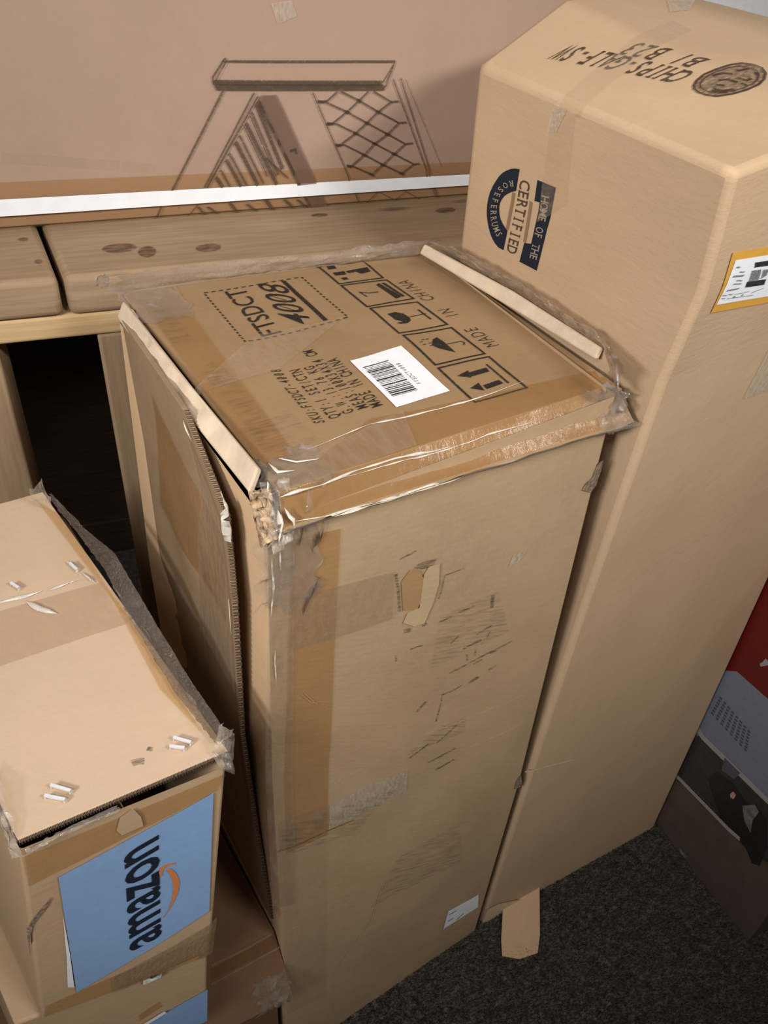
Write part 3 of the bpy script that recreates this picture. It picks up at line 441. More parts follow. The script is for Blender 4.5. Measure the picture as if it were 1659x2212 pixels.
["poly","barcode","barcode_label","c_top","ink_black",0.0013,[[0.427,0.2157],[0.5032,0.2192],[0.5031,0.2172],[0.4269,0.2137]]],
["text","barcode","barcode_label","c_top","ink_black",0.0013,"FTSDCT4008",[0.5307,0.2389],[-0.0031,0.1153],[-0.0119,0.001],0,"mono"],
["quad","packing_tape#1","centre_box","c_top","tape_amber",0.0012,[[-0.0029,-0.0058],[0.9957,-0.0094],[1.0149,0.0808],[0.3233,0.1462]],16,4],
["quad","packing_tape#2","centre_box","c_skirt","tape_amber",0.0012,[[0.0051,0.0516],[0.9971,0.054],[0.9944,0.9644],[0.0038,0.9412]],16,4],
["quad","packing_tape#3","centre_box","c_top","tape_amber",0.0012,[[0.0283,0.9374],[-0.0018,0.0906],[0.0937,0.0931],[0.1412,0.9323]],4,12],
["quad","packing_tape#4","centre_box","c_top","tape_haze",0.0016,[[-0.0041,0.9771],[-0.0044,0.8836],[0.1433,0.8858],[0.1611,1.037]],8,6],
["quad","abrasion","centre_box","c_top","smudge_wide",0.0018,[[0.0305,0.9072],[0.0181,0.637],[0.0811,0.6659],[0.0883,0.9186]],6,6],
["quad","abrasion","centre_box","c_top","smudge_wide",0.0018,[[0.0213,0.2404],[0.0358,0.0722],[0.1733,0.1055],[0.156,0.2662]],6,6],
["quad","abrasion","centre_box","c_top","smudge_wide",0.0018,[[0.0372,0.5291],[0.0366,0.1711],[0.1006,0.2038],[0.0989,0.5547]],6,6],
["quad","packing_tape#6","centre_box","c_top","tape_clear",0.0015,[[-0.0441,0.4212],[0.2218,0.4537],[0.513,0.6461],[0.2619,0.6533]],8,6],
["quad","packing_tape#5","centre_box","c_top","tape_haze",0.0019,[[-0.0099,0.038],[0.0168,-0.0122],[0.3661,-0.0026],[0.415,0.1433]],10,6],
["ridge","tape_fold","centre_box","c_top","tape_fold",0.0016,0.0016,[[0.0937,0.0931],[0.3091,0.1213],[0.5737,0.1079],[0.7858,0.1236]]],
["ridge","tape_fold","centre_box","c_skirt","tape_fold",0.0016,0.0026,[[0.017,0.7488],[0.1119,0.7634],[0.1856,0.842],[0.2982,0.8612],[0.3988,0.7741],[0.4705,0.7291]]],
["ridge","tape_fold","centre_box","c_skirt","tape_fold",0.0016,0.0026,[[0.0188,0.0974],[0.0968,0.0096],[0.1642,-0.0277],[0.2343,-0.0333],[0.3322,-0.0091],[0.4586,-0.0394]]],
["ridge","tape_fold","centre_box","c_skirt","tape_fold",0.0016,0.0012,[[0.136,0.7824],[0.3574,0.7139],[0.7326,0.72]]],
["ridge","tape_fold","centre_box","c_skirt","tape_fold",0.005,0.004,[[-0.027,1.25],[-0.0241,0.8805],[-0.0197,0.1308]]],
["ridge","tape_fold","centre_box","c_skirt","tape_fold",0.005,0.003,[[-0.0115,0.9903],[0.0186,1.0921],[0.0545,1.1537]]],
["ridge","tape_fold","centre_box","c_skirt","tape_fold",0.005,0.003,[[-0.0039,0.7007],[0.0417,0.7281],[0.0993,0.7211]]],
["ridge","tape_fold","centre_box","c_skirt","tape_fold",0.005,0.004,[[-0.0116,0.441],[-0.0052,0.0846],[-0.0106,-0.1739]]],
["ridge","tape_fold","centre_box","c_skirt","tape_fold",0.005,0.003,[[0.0039,0.448],[0.0136,0.1921],[0.03,-0.0271]]],
["ridge","tape_fold","centre_box","c_top","tape_fold",0.004,0.003,[[0.0151,0.0824],[0.0207,0.0416],[0.0618,0.0306]]],
["ridge","tape_fold","centre_box","c_top","tape_fold",0.004,0.0022,[[0.0436,0.0879],[0.0752,0.0567],[0.1292,0.0456]]],
["ridge","tape_fold","centre_box","c_front","tape_fold",0.002,0.003,[[0.0,0.9673],[0.0138,0.9787],[0.0478,0.9784]]],
["ridge","tape_fold","centre_box","c_front","tape_fold",0.002,0.0022,[[0.0041,0.9516],[0.0097,0.9048],[0.0036,0.8492]]],
["ridge","tape_fold","centre_box","c_front","tape_fold",0.002,0.002,[[0.0247,0.9584],[0.0286,0.9243]]],
["ridge","tape_fold","centre_box","c_front","tape_fold",0.002,0.0018,[[0.0092,0.7881],[0.0125,0.7137]]],
["quad","packing_tape#7","centre_box","c_panel","tape_amber",0.0012,[[0.1358,0.7041],[0.9352,0.567],[0.9304,0.7501],[0.3831,0.9263]],6,16],
["ridge","tape_fold","centre_box","c_panel","tape_fold",0.002,0.004,[[1.0524,0.8555],[1.0027,0.7954],[1.0145,0.7353]]],
["ridge","tape_fold","centre_box","c_panel","tape_fold",0.002,0.003,[[0.9628,0.9744],[0.9701,0.949],[0.9741,0.932]]],
["ridge","tape_fold","centre_box","c_panel","tape_fold",0.002,0.002,[[0.9848,0.609],[0.9932,0.5569]]],
["quad","edge_tape#1","centre_box","c_front","tape_amber",0.001,[[0.0281,0.4009],[0.1702,0.4226],[0.1837,0.9592],[0.0568,0.9661]],4,16],
["quad","edge_tape#2","centre_box","c_front","tape_haze",0.0014,[[-0.0248,0.3253],[0.0576,0.3218],[0.0638,0.9647],[0.001,0.9634]],4,20],
["quad","edge_tape#3","centre_box","c_front","tape_haze",0.0014,[[0.0534,0.7786],[0.3543,0.8046],[0.3448,0.8765],[0.0612,0.8743]],8,6],
["quad","edge_tape#4","centre_box","c_front","tape_white",0.0014,[[0.1732,0.4309],[0.4602,0.479],[0.453,0.5236],[0.1753,0.4646]],8,6],
["quad","edge_tape#5","centre_box","c_front","tape_haze",0.0016,[[0.0109,0.4086],[0.1731,0.433],[0.169,0.4648],[0.0087,0.4462]],6,6],
["quad","edge_tape#6","centre_box","c_front","tape_clear",0.0009,[[0.0001,0.1135],[0.1768,0.1036],[0.1702,0.4191],[0.0111,0.3988]],4,10],
["poly","patch","centre_box","c_front","kraft_amber",0.0012,[[0.3676,0.8588],[0.3929,0.8738],[0.4213,0.8682],[0.4372,0.8563],[0.4366,0.8219],[0.427,0.8117],[0.3818,0.8143]]],
["poly","patch","centre_box","c_front","kraft_pale",0.0014,[[0.4359,0.8616],[0.4494,0.8716],[0.4831,0.872],[0.4882,0.8438],[0.4786,0.8183],[0.4553,0.7892],[0.4219,0.7868],[0.3856,0.7947],[0.3974,0.8101],[0.434,0.8139]]],
["poly","abrasion","centre_box","c_front","ink_smudge",0.0012,[[0.4014,0.8741],[0.42,0.8798],[0.4717,0.8811],[0.463,0.8703],[0.431,0.8697]]],
["line","abrasion","centre_box","c_front","ink_smudge",0.0007,0.0022,[[0.572,0.7025],[0.6412,0.7144],[0.7093,0.7266],[0.8037,0.7418]]],
["line","abrasion","centre_box","c_front","ink_smudge",0.0007,0.002,[[0.5524,0.6664],[0.5971,0.6723],[0.6291,0.6795]]],
["line","abrasion","centre_box","c_front","ink_smudge",0.0007,0.0016,[[0.5563,0.6672],[0.5553,0.65],[0.5455,0.6185]]],
["line","abrasion","centre_box","c_front","ink_smudge",0.0007,0.003,[[0.3486,0.8716],[0.3613,0.8466],[0.3725,0.8129]]],
["line","abrasion","centre_box","c_front","ink_smudge",0.0007,0.002,[[0.5062,0.8541],[0.5017,0.8335],[0.4961,0.8217]]],
["line","abrasion","centre_box","c_front","ink_smudge",0.0007,0.0014,[[0.5028,0.8537],[0.57,0.8579]]],
["line","abrasion","centre_box","c_front","ink_smudge",0.0007,0.0026,[[0.5371,0.5386],[0.6486,0.5675]]],
["line","abrasion","centre_box","c_front","ink_smudge",0.0007,0.002,[[0.5616,0.5789],[0.6325,0.6108]]],
["line","abrasion","centre_box","c_front","ink_smudge",0.0007,0.0024,[[0.4555,0.5489],[0.5267,0.5771]]],
["line","abrasion","centre_box","c_front","ink_smudge",0.0007,0.003,[[0.6104,0.7397],[0.6772,0.7494]]],
["line","abrasion","centre_box","c_front","ink_smudge",0.0007,0.003,[[0.4648,0.6388],[0.4968,0.6577]]],
["line","abrasion","centre_box","c_front","ink_smudge",0.0007,0.002,[[0.508,0.7873],[0.548,0.7925]]],
["line","abrasion","centre_box","c_front","ink_smudge",0.0007,0.0028,[[0.5733,0.7971],[0.626,0.8019]]],
["line","abrasion","centre_box","c_front","ink_smudge",0.0007,0.005,[[0.4492,0.7858],[0.4649,0.7888]]],
["line","abrasion","centre_box","c_front","ink_smudge",0.0007,0.006,[[0.3908,0.7809],[0.4139,0.7817]]],
["line","abrasion","centre_box","c_front","ink_smudge",0.0007,0.002,[[0.6522,0.7589],[0.7098,0.7699]]],
["line","abrasion","centre_box","c_front","ink_smudge",0.0007,0.002,[[0.6355,0.7181],[0.6285,0.7304]]],
["line","abrasion","centre_box","c_front","ink_smudge",0.0007,0.002,[[0.6644,0.7253],[0.66,0.7355]]],
["line","abrasion","centre_box","c_front","ink_smudge",0.0007,0.002,[[0.6974,0.7516],[0.7058,0.7607]]],
["line","abrasion","centre_box","c_front","ink_smudge",0.0007,0.004,[[0.6933,0.7953],[0.6886,0.8134]]],
["line","abrasion","centre_box","c_front","ink_smudge",0.0007,0.0024,[[0.5579,0.751],[0.5863,0.761]]],
["line","abrasion","centre_box","c_front","ink_smudge",0.0007,0.0026,[[0.3581,0.8912],[0.406,0.8967]]],
["line","abrasion","centre_box","c_front","ink_smudge",0.0007,0.003,[[0.7219,0.7277],[0.7474,0.7299]]],
["line","abrasion","centre_box","c_front","ink_smudge",0.0007,0.002,[[0.6634,0.7126],[0.6954,0.7189]]],
["line","abrasion","centre_box","c_front","ink_smudge",0.0007,0.003,[[0.5742,0.5218],[0.6477,0.544]]],
["line","abrasion","centre_box","c_front","ink_smudge",0.0007,0.003,[[0.7308,0.7005],[0.7597,0.7062]]],
["line","abrasion","centre_box","c_front","ink_smudge",0.0007,0.004,[[0.6587,0.682],[0.6946,0.6914]]],
["line","abrasion","centre_box","c_front","ink_smudge",0.0007,0.002,[[0.4168,0.751],[0.4565,0.7555]]],
["line","abrasion","centre_box","c_front","ink_smudge",0.0007,0.002,[[0.371,0.7432],[0.3726,0.7339]]],
["quad","abrasion","centre_box","c_front","smudge_wide",0.0008,[[0.4979,0.7141],[0.7815,0.7569],[0.7065,0.818],[0.5056,0.7956]],4,4],
["quad","abrasion","centre_box","c_front","smudge_wide",0.0008,[[0.441,0.5581],[0.6747,0.5981],[0.6635,0.6259],[0.5699,0.6099]],4,4],
["quad","abrasion","centre_box","c_front","smudge_wide",0.0008,[[0.3599,0.2644],[0.796,0.2997],[0.7262,0.4041],[0.4622,0.3577]],4,4],
["quad","abrasion","centre_box","c_front","smudge_wide",0.0018,[[0.0612,0.8844],[0.0707,0.9563],[0.0248,0.962],[0.0211,0.8949]],3,3],
["quad","abrasion","centre_box","c_front","smudge_wide",0.0018,[[0.0051,0.3992],[0.2619,0.4173],[0.4276,0.4886],[0.0074,0.4372]],3,3],
["line","crease","centre_box","c_front","crease_dark",0.0009,0.0016,[[0.0032,0.4072],[0.0646,0.4117],[0.17,0.4282],[0.2594,0.4398]]],
["line","crease","centre_box","c_front","crease_light",0.0009,0.0009,[[0.1897,0.4953],[0.4778,0.5919],[0.9072,0.657]]],
["line","crease","centre_box","c_front","crease_light",0.0009,0.0009,[[0.0192,0.2793],[0.2753,0.2984]]],
["line","crease","centre_box","c_front","crease_light",0.0009,0.0009,[[0.3587,0.474],[0.6795,0.5628],[0.9391,0.6105]]],
["line","crease","centre_box","c_front","crease_light",0.0009,0.0009,[[0.4112,0.3158],[0.3655,0.2319],[0.2068,0.1515]]],
["line","crease","centre_box","c_front","crease_light",0.0009,0.0009,[[0.0745,0.3195],[0.1619,0.3321]]],
["line","crease","centre_box","c_front","crease_light",0.0009,0.0009,[[0.0843,0.6893],[0.1113,0.6734],[0.1598,0.6661]]],
["line","crease","centre_box","c_front","crease_light",0.0009,0.0009,[[0.0909,0.6936],[0.132,0.6657],[0.16,0.6605]]],
["quad","white_sticker","centre_box","c_front","paper_white",0.001,[[0.7701,0.099],[0.9642,0.1073],[0.943,0.1604],[0.7769,0.1544]],3,3],
["line","sticker_print","white_sticker","c_front","ink_grey",0.0014,0.003,[[0.8392,0.1076],[0.8751,0.116]]],
["line","sticker_print","white_sticker","c_front","ink_grey",0.0014,0.003,[[0.7859,0.1183],[0.8159,0.1205]]],
["line","sticker_print","white_sticker","c_front","ink_grey",0.0014,0.003,[[0.7874,0.1407],[0.8251,0.1423]]],
["poly","edge_tear","centre_box","c_front","torn_grey",0.0012,[[1.0078,0.9421],[0.9893,0.9401],[0.9808,0.9272],[0.9579,0.922],[0.9526,0.9163],[0.99,0.9116],[1.0127,0.9156],[1.0173,0.9289]]],
["poly","edge_tear","centre_box","c_front","torn_grey",0.0012,[[0.9908,0.5162],[0.976,0.5044],[0.976,0.4834],[1.0051,0.4871],[1.009,0.5018]]],
["quad","white_scuff","centre_box","c_front","tape_white",0.0012,[[0.7302,0.8473],[0.7623,0.8507],[0.7861,0.8624],[0.7393,0.8615]],3,3],
["quad","packing_film#1","centre_box","c_panel","tape_haze",0.0016,[[0.0403,-0.132],[0.9732,0.2118],[0.9903,0.5992],[0.923,0.9711]],6,24],
["poly","round_emblem_print","right_box","r_logo","ink_navy",0.0006,[[0.2441,0.8234],[0.2234,0.8201],[0.2072,0.8153],[0.1861,0.8061],[0.1706,0.7974],[0.1556,0.7852],[0.1428,0.7698],[0.1323,0.7563],[0.1243,0.7393],[0.1204,0.7204],[0.1196,0.7022],[0.1218,0.6846],[0.1262,0.6695],[0.1341,0.6535],[0.1439,0.638],[0.1554,0.6248],[0.1699,0.6126],[0.185,0.6045],[0.2029,0.5982],[0.2284,0.5985],[0.2308,0.6592],[0.2171,0.6639],[0.2043,0.6707],[0.1906,0.6809],[0.1821,0.6927],[0.1758,0.7123],[0.1774,0.7253],[0.1827,0.7366],[0.1915,0.748],[0.2041,0.7566],[0.2198,0.7647],[0.2398,0.7721]]],
["poly","round_emblem_print","right_box","r_logo","ink_navy",0.0006,[[0.3267,0.819],[0.4075,0.8218],[0.398,0.7162],[0.3937,0.5933],[0.3106,0.5914],[0.3142,0.6497],[0.3444,0.6573],[0.3477,0.7724],[0.3246,0.77]]],
["line","round_emblem_print","right_box","r_logo","ink_tan",0.0007,0.0042,[[0.2311,0.7663],[0.2284,0.6621]]],
["line","round_emblem_print","right_box","r_logo","ink_tan",0.0007,0.0042,[[0.3105,0.7649],[0.3153,0.651]]],
["text","round_emblem_print","right_box","r_logo","ink_brown",0.0008,"CERTIFIED",[0.2535,0.8033],[-0.0098,-0.2033],[0.0444,0.0038],0.012,"slab"],
["text","emblem_lettering","round_emblem_print","r_logo","ink_pale",0.0011,"HOME OF THE",[0.3549,0.7919],[-0.0022,-0.176],[0.0317,0.0039],0.01,"slab"],
["text","emblem_lettering","round_emblem_print","r_logo","ink_pale",0.0011,"R",[0.2232,0.7925],[-0.0204,-0.006],[0.0058,-0.0121],0.01,"slab"],
["text","emblem_lettering","round_emblem_print","r_logo","ink_pale",0.0011,"O",[0.1912,0.7817],[-0.0156,-0.0092],[0.0166,-0.0075],0.01,"slab"],
["text","emblem_lettering","round_emblem_print","r_logo","ink_pale",0.0011,"S",[0.1681,0.7671],[-0.0129,-0.012],[0.0222,-0.0036],0.01,"slab"],
["text","emblem_lettering","round_emblem_print","r_logo","ink_pale",0.0011,"E",[0.15,0.7484],[-0.0045,-0.0132],[0.0262,0.0018],0.01,"slab"],
["text","emblem_lettering","round_emblem_print","r_logo","ink_pale",0.0011,"F",[0.144,0.7299],[-0.0032,-0.0143],[0.0268,0.0033],0.01,"slab"],
["text","emblem_lettering","round_emblem_print","r_logo","ink_pale",0.0011,"E",[0.1402,0.7093],[0.0011,-0.0132],[0.0273,0.0068],0.01,"slab"],
["text","emblem_lettering","round_emblem_print","r_logo","ink_pale",0.0011,"R",[0.1418,0.6913],[0.0022,-0.013],[0.0274,0.0078],0.01,"slab"],
["text","emblem_lettering","round_emblem_print","r_logo","ink_pale",0.0011,"R",[0.1459,0.6727],[0.0063,-0.0105],[0.0263,0.0112],0.01,"slab"],
["text","emblem_lettering","round_emblem_print","r_logo","ink_pale",0.0011,"U",[0.1547,0.6584],[0.0074,-0.0101],[0.0259,0.0122],0.01,"slab"],
["text","emblem_lettering","round_emblem_print","r_logo","ink_pale",0.0011,"M",[0.1663,0.644],[0.0104,-0.0077],[0.0233,0.0148],0.01,"slab"],
["text","emblem_lettering","round_emblem_print","r_logo","ink_pale",0.0011,"S",[0.1807,0.6334],[0.0116,-0.0073],[0.0225,0.0155],0.01,"slab"],
["quad","packing_tape#1","right_box","r_logo","tape_clear",0.0012,[[0.3522,0.723],[0.4621,0.7994],[0.444,0.9853],[0.3483,0.9841]],4,10],
["quad","packing_tape#1","right_box","r_logo","tape_white",0.0016,[[0.347,0.9273],[0.3825,0.935],[0.411,0.9876],[0.3575,0.986]],3,4],
["quad","packing_tape#2","right_box","r_top","tape_clear",0.0012,[[-0.033,0.6156],[-0.0351,0.5274],[0.5229,0.6298],[0.5312,0.7134]],4,16],
["text","shop_print","right_box","r_top","ink_brown",0.0009,"CHIPS-GALF-SW",[0.2861,0.4175],[-0.0996,0.3862],[-0.079,0.0083],0.01,"slab"],
["text","shop_print","right_box","r_top","ink_brown",0.0009,"B1 B23",[0.3708,0.4449],[-0.072,0.2095],[-0.0764,0.0078],0.006,"slab"],
["poly","shop_print","right_box","r_top","ink_emblem",0.0008,[[0.219,0.361],[0.2316,0.3747],[0.2539,0.3881],[0.2923,0.3978],[0.3333,0.395],[0.3887,0.3948],[0.4272,0.3853],[0.4472,0.3607],[0.4501,0.3356],[0.4329,0.3088],[0.3958,0.2846],[0.3558,0.2701],[0.3119,0.2684],[0.2709,0.2775],[0.2335,0.2961],[0.2191,0.3195],[0.2154,0.3407]]],
["line","shop_print","right_box","r_top","ink_brown",0.001,0.002,[[0.219,0.361],[0.2316,0.3747],[0.2539,0.3881],[0.2923,0.3978],[0.3333,0.395],[0.3887,0.3948],[0.4272,0.3853],[0.4472,0.3607],[0.4501,0.3356],[0.4329,0.3088],[0.3958,0.2846],[0.3558,0.2701],[0.3119,0.2684],[0.2709,0.2775],[0.2335,0.2961],[0.2191,0.3195],[0.2154,0.3407],[0.219,0.361]]],
["line","shop_print","right_box","r_top","ink_brown",0.001,0.001,[[0.2358,0.3564],[0.2462,0.3676],[0.2646,0.3785],[0.2963,0.3866],[0.3301,0.3844],[0.3735,0.3834],[0.4045,0.3755],[0.4209,0.3555],[0.4235,0.3349],[0.4099,0.3131],[0.3799,0.2933],[0.3473,0.2814],[0.3124,0.2806],[0.2788,0.2882],[0.248,0.3035],[0.2361,0.3226],[0.2329,0.3398],[0.2358,0.3564]]],
["line","shop_print","right_box","r_top","ink_brown",0.001,0.0025,[[0.3005,0.3791],[0.3304,0.3685],[0.347,0.3508]]],
["line","shop_print","right_box","r_top","ink_brown",0.001,0.0025,[[0.2956,0.3509],[0.3159,0.3375],[0.3231,0.3116]]],
["line","shop_print","right_box","r_top","ink_brown",0.001,0.0025,[[0.2542,0.3266],[0.2657,0.3051],[0.2893,0.2921]]],
["line","shop_print","right_box","r_top","ink_brown",0.001,0.0025,[[0.3409,0.3288],[0.3504,0.3043],[0.3705,0.3053]]],
["line","shop_print","right_box","r_top","ink_brown",0.001,0.0025,[[0.3177,0.3261],[0.3231,0.3116]]],
["line","shop_print","right_box","r_top","ink_brown",0.001,0.0025,[[0.2435,0.3242],[0.2674,0.2904]]],
["line","shop_print","right_box","r_top","ink_brown",0.001,0.0025,[[0.3745,0.3578],[0.4156,0.3512]]],
["line","shop_print","right_box","r_top","ink_brown",0.001,0.0025,[[0.4118,0.327],[0.4002,0.3076]]],
["line","shop_print","right_box","r_top","ink_brown",0.001,0.0025,[[0.2748,0.3388],[0.2857,0.3214]]],
["line","shop_print","right_box","r_top","ink_brown",0.001,0.0025,[[0.3266,0.302],[0.327,0.2829]]],
["quad","white_scuff","right_box","r_top","tape_white",0.0012,[[0.5791,0.7613],[0.6548,0.7426],[0.841,0.8663],[0.6674,0.8384]],3,3],
["quad","orange_label","right_box","r_right","paper_orange",0.0009,[[0.0654,0.6861],[0.4649,0.6112],[0.4326,0.7715],[0.0699,0.8274]],4,4],
["quad","label_paper","orange_label","r_right","paper_white",0.0013,[[0.0711,0.7069],[0.4616,0.6309],[0.4334,0.7534],[0.0872,0.8074]],4,4],
["poly","label_print","orange_label","r_right","ink_black",0.0017,[[0.1679,0.7834],[0.2259,0.774],[0.271,0.767],[0.2718,0.7567],[0.233,0.7613],[0.1707,0.7716]]],
["poly","label_print","orange_label","r_right","ink_black",0.0017,[[0.1606,0.7421],[0.2439,0.7251],[0.2455,0.7097],[0.1625,0.7262]]],
["poly","label_print","orange_label","r_right","ink_grey",0.0017,[[0.1635,0.7666],[0.2035,0.76],[0.2098,0.7331],[0.1662,0.741]]],
["poly","label_print","orange_label","r_right","ink_grey",0.0017,[[0.2118,0.757],[0.238,0.7523],[0.2378,0.7369],[0.2183,0.7331]]],
["line","label_print","orange_label","r_right","ink_grey",0.0017,0.004,[[0.0936,0.7712],[0.138,0.7621]]],
["line","label_print","orange_label","r_right","ink_grey",0.0017,0.003,[[0.097,0.7906],[0.1119,0.7859]]],
["line","label_print","orange_label","r_right","ink_grey",0.0017,0.003,[[0.1154,0.7755],[0.1355,0.7705]]],
["line","label_print","orange_label","r_right","ink_grey",0.0017,0.004,[[0.0876,0.7397],[0.1381,0.7311]]],
["line","label_print","orange_label","r_right","ink_grey",0.0017,0.0025,[[0.1127,0.7576],[0.1369,0.7511]]],
["line","label_print","orange_label","r_right","ink_grey",0.0017,0.0025,[[0.1042,0.7519],[0.1385,0.7433]]],
["line","label_print","orange_label","r_right","ink_grey",0.0017,0.002,[[0.1006,0.7264],[0.1209,0.7196]]],
["line","label_print","orange_label","r_right","ink_grey",0.0017,0.002,[[0.0774,0.7305],[0.097,0.7245]]],
["line","label_print","orange_label","r_right","ink_grey",0.0017,0.002,[[0.0792,0.7223],[0.0954,0.7167]]],
["line","label_print","orange_label","r_right","ink_grey",0.0017,0.0016,[[0.1273,0.7171],[0.1889,0.7083]]],
["line","label_print","orange_label","r_right","ink_grey",0.0017,0.0016,[[0.1037,0.7136],[0.2172,0.6902]]],
["line","label_print","orange_label","r_right","ink_grey",0.0017,0.002,[[0.202,0.7007],[0.249,0.699]]],
["line","label_print","orange_label","r_right","ink_grey",0.0017,0.003,[[0.1301,0.7127],[0.1348,0.7077]]],
["line","label_print","orange_label","r_right","ink_grey",0.0017,0.003,[[0.1647,0.7071],[0.1655,0.7032]]],
["quad","packing_tape#3","right_box","r_right","tape_white",0.0012,[[0.377,0.45],[0.8225,0.4343],[0.7302,0.4775],[0.4147,0.4923]],5,4],
["line","crease","right_box","r_right","crease_light",0.0007,0.0014,[[-0.0283,0.1521],[0.0747,0.1473],[0.2207,0.1396]]],
["quad","blue_label","label_box","a_front","paper_blue",0.0018,[[0.2021,0.0985],[0.9652,0.2889],[0.9353,0.9114],[0.1571,0.8068]],8,8],
["poly","label_backing","blue_label","a_front","paper_white",0.001,[[0.1636,0.5922],[0.1638,0.3462],[0.1559,0.1517],[0.1918,0.1344],[0.1824,0.3585]]],
["text","lettering","blue_label","a_front","ink_navy",0.0024,"amazon",[0.6762,0.2612],[-0.0292,0.5585],[-0.1958,-0.0345],0.018,"xheight"],
["poly","smile_arrow","blue_label","a_front","ink_orange",0.0024,[[0.6881,0.3603],[0.7187,0.3934],[0.7389,0.4428],[0.7458,0.5023],[0.7375,0.5543],[0.7174,0.5979],[0.7013,0.6219],[0.7071,0.6284],[0.7256,0.6212],[0.7513,0.5907],[0.7715,0.553],[0.778,0.5202],[0.7721,0.4734],[0.752,0.4312],[0.7219,0.3921],[0.6944,0.361]]],
["poly","smile_arrow","blue_label","a_front","ink_orange",0.0024,[[0.7458,0.6454],[0.7184,0.6502],[0.6882,0.6532],[0.6645,0.645],[0.6608,0.626],[0.6655,0.6064],[0.6779,0.5986],[0.6803,0.6183],[0.6858,0.6338],[0.7067,0.6402],[0.7462,0.6366]]],
["quad","packing_tape#1","label_box","a_front","tape_amber",0.0012,[[0.0199,0.817],[0.9619,0.9105],[1.0001,0.9739],[0.0037,0.9658]],14,4],
["quad","packing_tape#2","label_box","a_front","tape_amber",0.0012,[[0.006,0.0109],[0.9918,-0.0029],[1.0085,0.1445],[0.0336,0.085]],14,4],
["quad","packing_tape#3","label_box","a_front","tape_grey",0.0016,[[0.4095,-0.0307],[1.0154,-0.0062],[1.0256,0.2087],[0.3991,0.103]],10,4],
["poly","kraft_scuff","label_box","a_front","kraft",0.0018,[[0.4606,0.9712],[0.5214,0.9902],[0.5626,0.9371],[0.5745,0.8896],[0.4684,0.8865],[0.4416,0.9186]]],
["poly","tear","label_box","a_front","torn_grey",0.001,[[0.1196,0.7147],[0.0787,0.6856],[0.0372,0.6537],[0.0075,0.6286],[-0.0153,0.5865],[-0.0169,0.5331],[-0.0151,0.4254],[-0.0053,0.5548],[0.019,0.6101],[0.0638,0.6492],[0.0981,0.6769]]],
["quad","green_sticker","label_box","a_front","paper_green",0.0022,[[0.5919,-0.0576],[0.6988,-0.0494],[0.697,0.0116],[0.5887,-0.0173]],4,3],
["quad","packing_tape#5","label_box","a_top","tape_haze",0.0014,[[0.2121,0.4392],[0.9515,0.4311],[0.956,0.5898],[0.3446,0.6071]],12,6],
["quad","packing_tape#6","label_box","a_top","tape_amber",0.0012,[[0.8954,0.2159],[0.9437,0.0579],[0.9813,0.4593],[0.9778,0.5847]],4,10],
["quad","packing_tape#7","label_box","a_top","tape_amber",0.0012,[[0.956,0.5898],[0.9633,0.4546],[1.0151,0.8656],[0.9319,0.9623]],4,10],
["ridge","tape_fold","label_box","a_top","tape_fold",0.0016,0.0045,[[0.4124,0.6304],[0.5827,0.6237],[0.6664,0.6228]]],
["ridge","tape_fold","label_box","a_top","tape_fold",0.0016,0.003,[[0.685,0.6148],[0.8132,0.6207],[0.8794,0.6207]]],
["ridge","tape_fold","label_box","a_top","tape_fold",0.0016,0.006,[[0.5485,0.6134],[0.5986,0.5694],[0.6664,0.5324]]],
["ridge","tape_fold","label_box","a_top","tape_fold",0.0016,0.003,[[0.9021,0.6442],[0.9342,0.5948]]],
["staple","staple#1","label_box","a_top","steel",0.001,[[0.2232,0.0807],[0.2858,0.0493]]],
["staple","staple#2","label_box","a_top","steel",0.001,[[0.1794,0.0626],[0.247,0.0351]]],
["staple","staple#3","label_box","a_top","steel",0.001,[[0.8101,0.0745],[0.8667,0.0458]]],
["staple","staple#4","label_box","a_top","steel",0.001,[[0.7718,0.0576],[0.8258,0.0392]]],
["staple","staple#5","label_box","a_top","steel",0.001,[[0.8764,0.6793],[0.8867,0.6478]]],
["staple","staple#6","label_box","a_top","steel",0.001,[[0.5391,0.6744],[0.561,0.6489]]],
["line","dirt_mark","label_box","a_top","ink_smudge",0.0007,0.006,[[0.5852,0.062],[0.618,0.0608],[0.6397,0.0556]]],
["line","dirt_mark","label_box","a_top","ink_smudge",0.0007,0.004,[[0.6822,0.0818],[0.7019,0.0743]]],
["ridge","tape_fold","label_box","a_top","tape_fold",0.003,0.0028,[[0.8582,0.6973],[0.9033,0.6595]]],
["ridge","tape_fold","label_box","a_top","tape_fold",0.003,0.0028,[[0.9118,0.6459],[0.9215,0.6282]]],
["ridge","tape_fold","label_box","a_top","tape_fold",0.003,0.0028,[[0.9197,0.6209],[0.9189,0.5983]]],
["ridge","tape_fold","label_box","a_top","tape_fold",0.003,0.0028,[[0.8234,0.6316],[0.8527,0.6402]]],
["ridge","tape_fold","label_box","a_top","tape_fold",0.003,0.0028,[[0.8472,0.6148],[0.8773,0.6269]]],
["ridge","tape_fold","label_box","a_top","tape_fold",0.003,0.0028,[[1.0105,0.5772],[1.0146,0.5239]]],
["ridge","tape_fold","label_box","a_top","tape_fold",0.003,0.0028,[[1.0113,0.4259],[1.0139,0.3566]]],
["ridge","tape_fold","label_box","a_top","tape_fold",0.003,0.0028,[[0.9892,0.1785],[0.9961,0.1319]]],
["ridge","tape_fold","label_box","a_top","tape_fold",0.003,0.0028,[[0.7259,0.501],[0.7486,0.5168]]],
["ridge","tape_fold","label_box","a_top","tape_fold",0.003,0.0028,[[0.4694,0.459],[0.4951,0.4662]]],
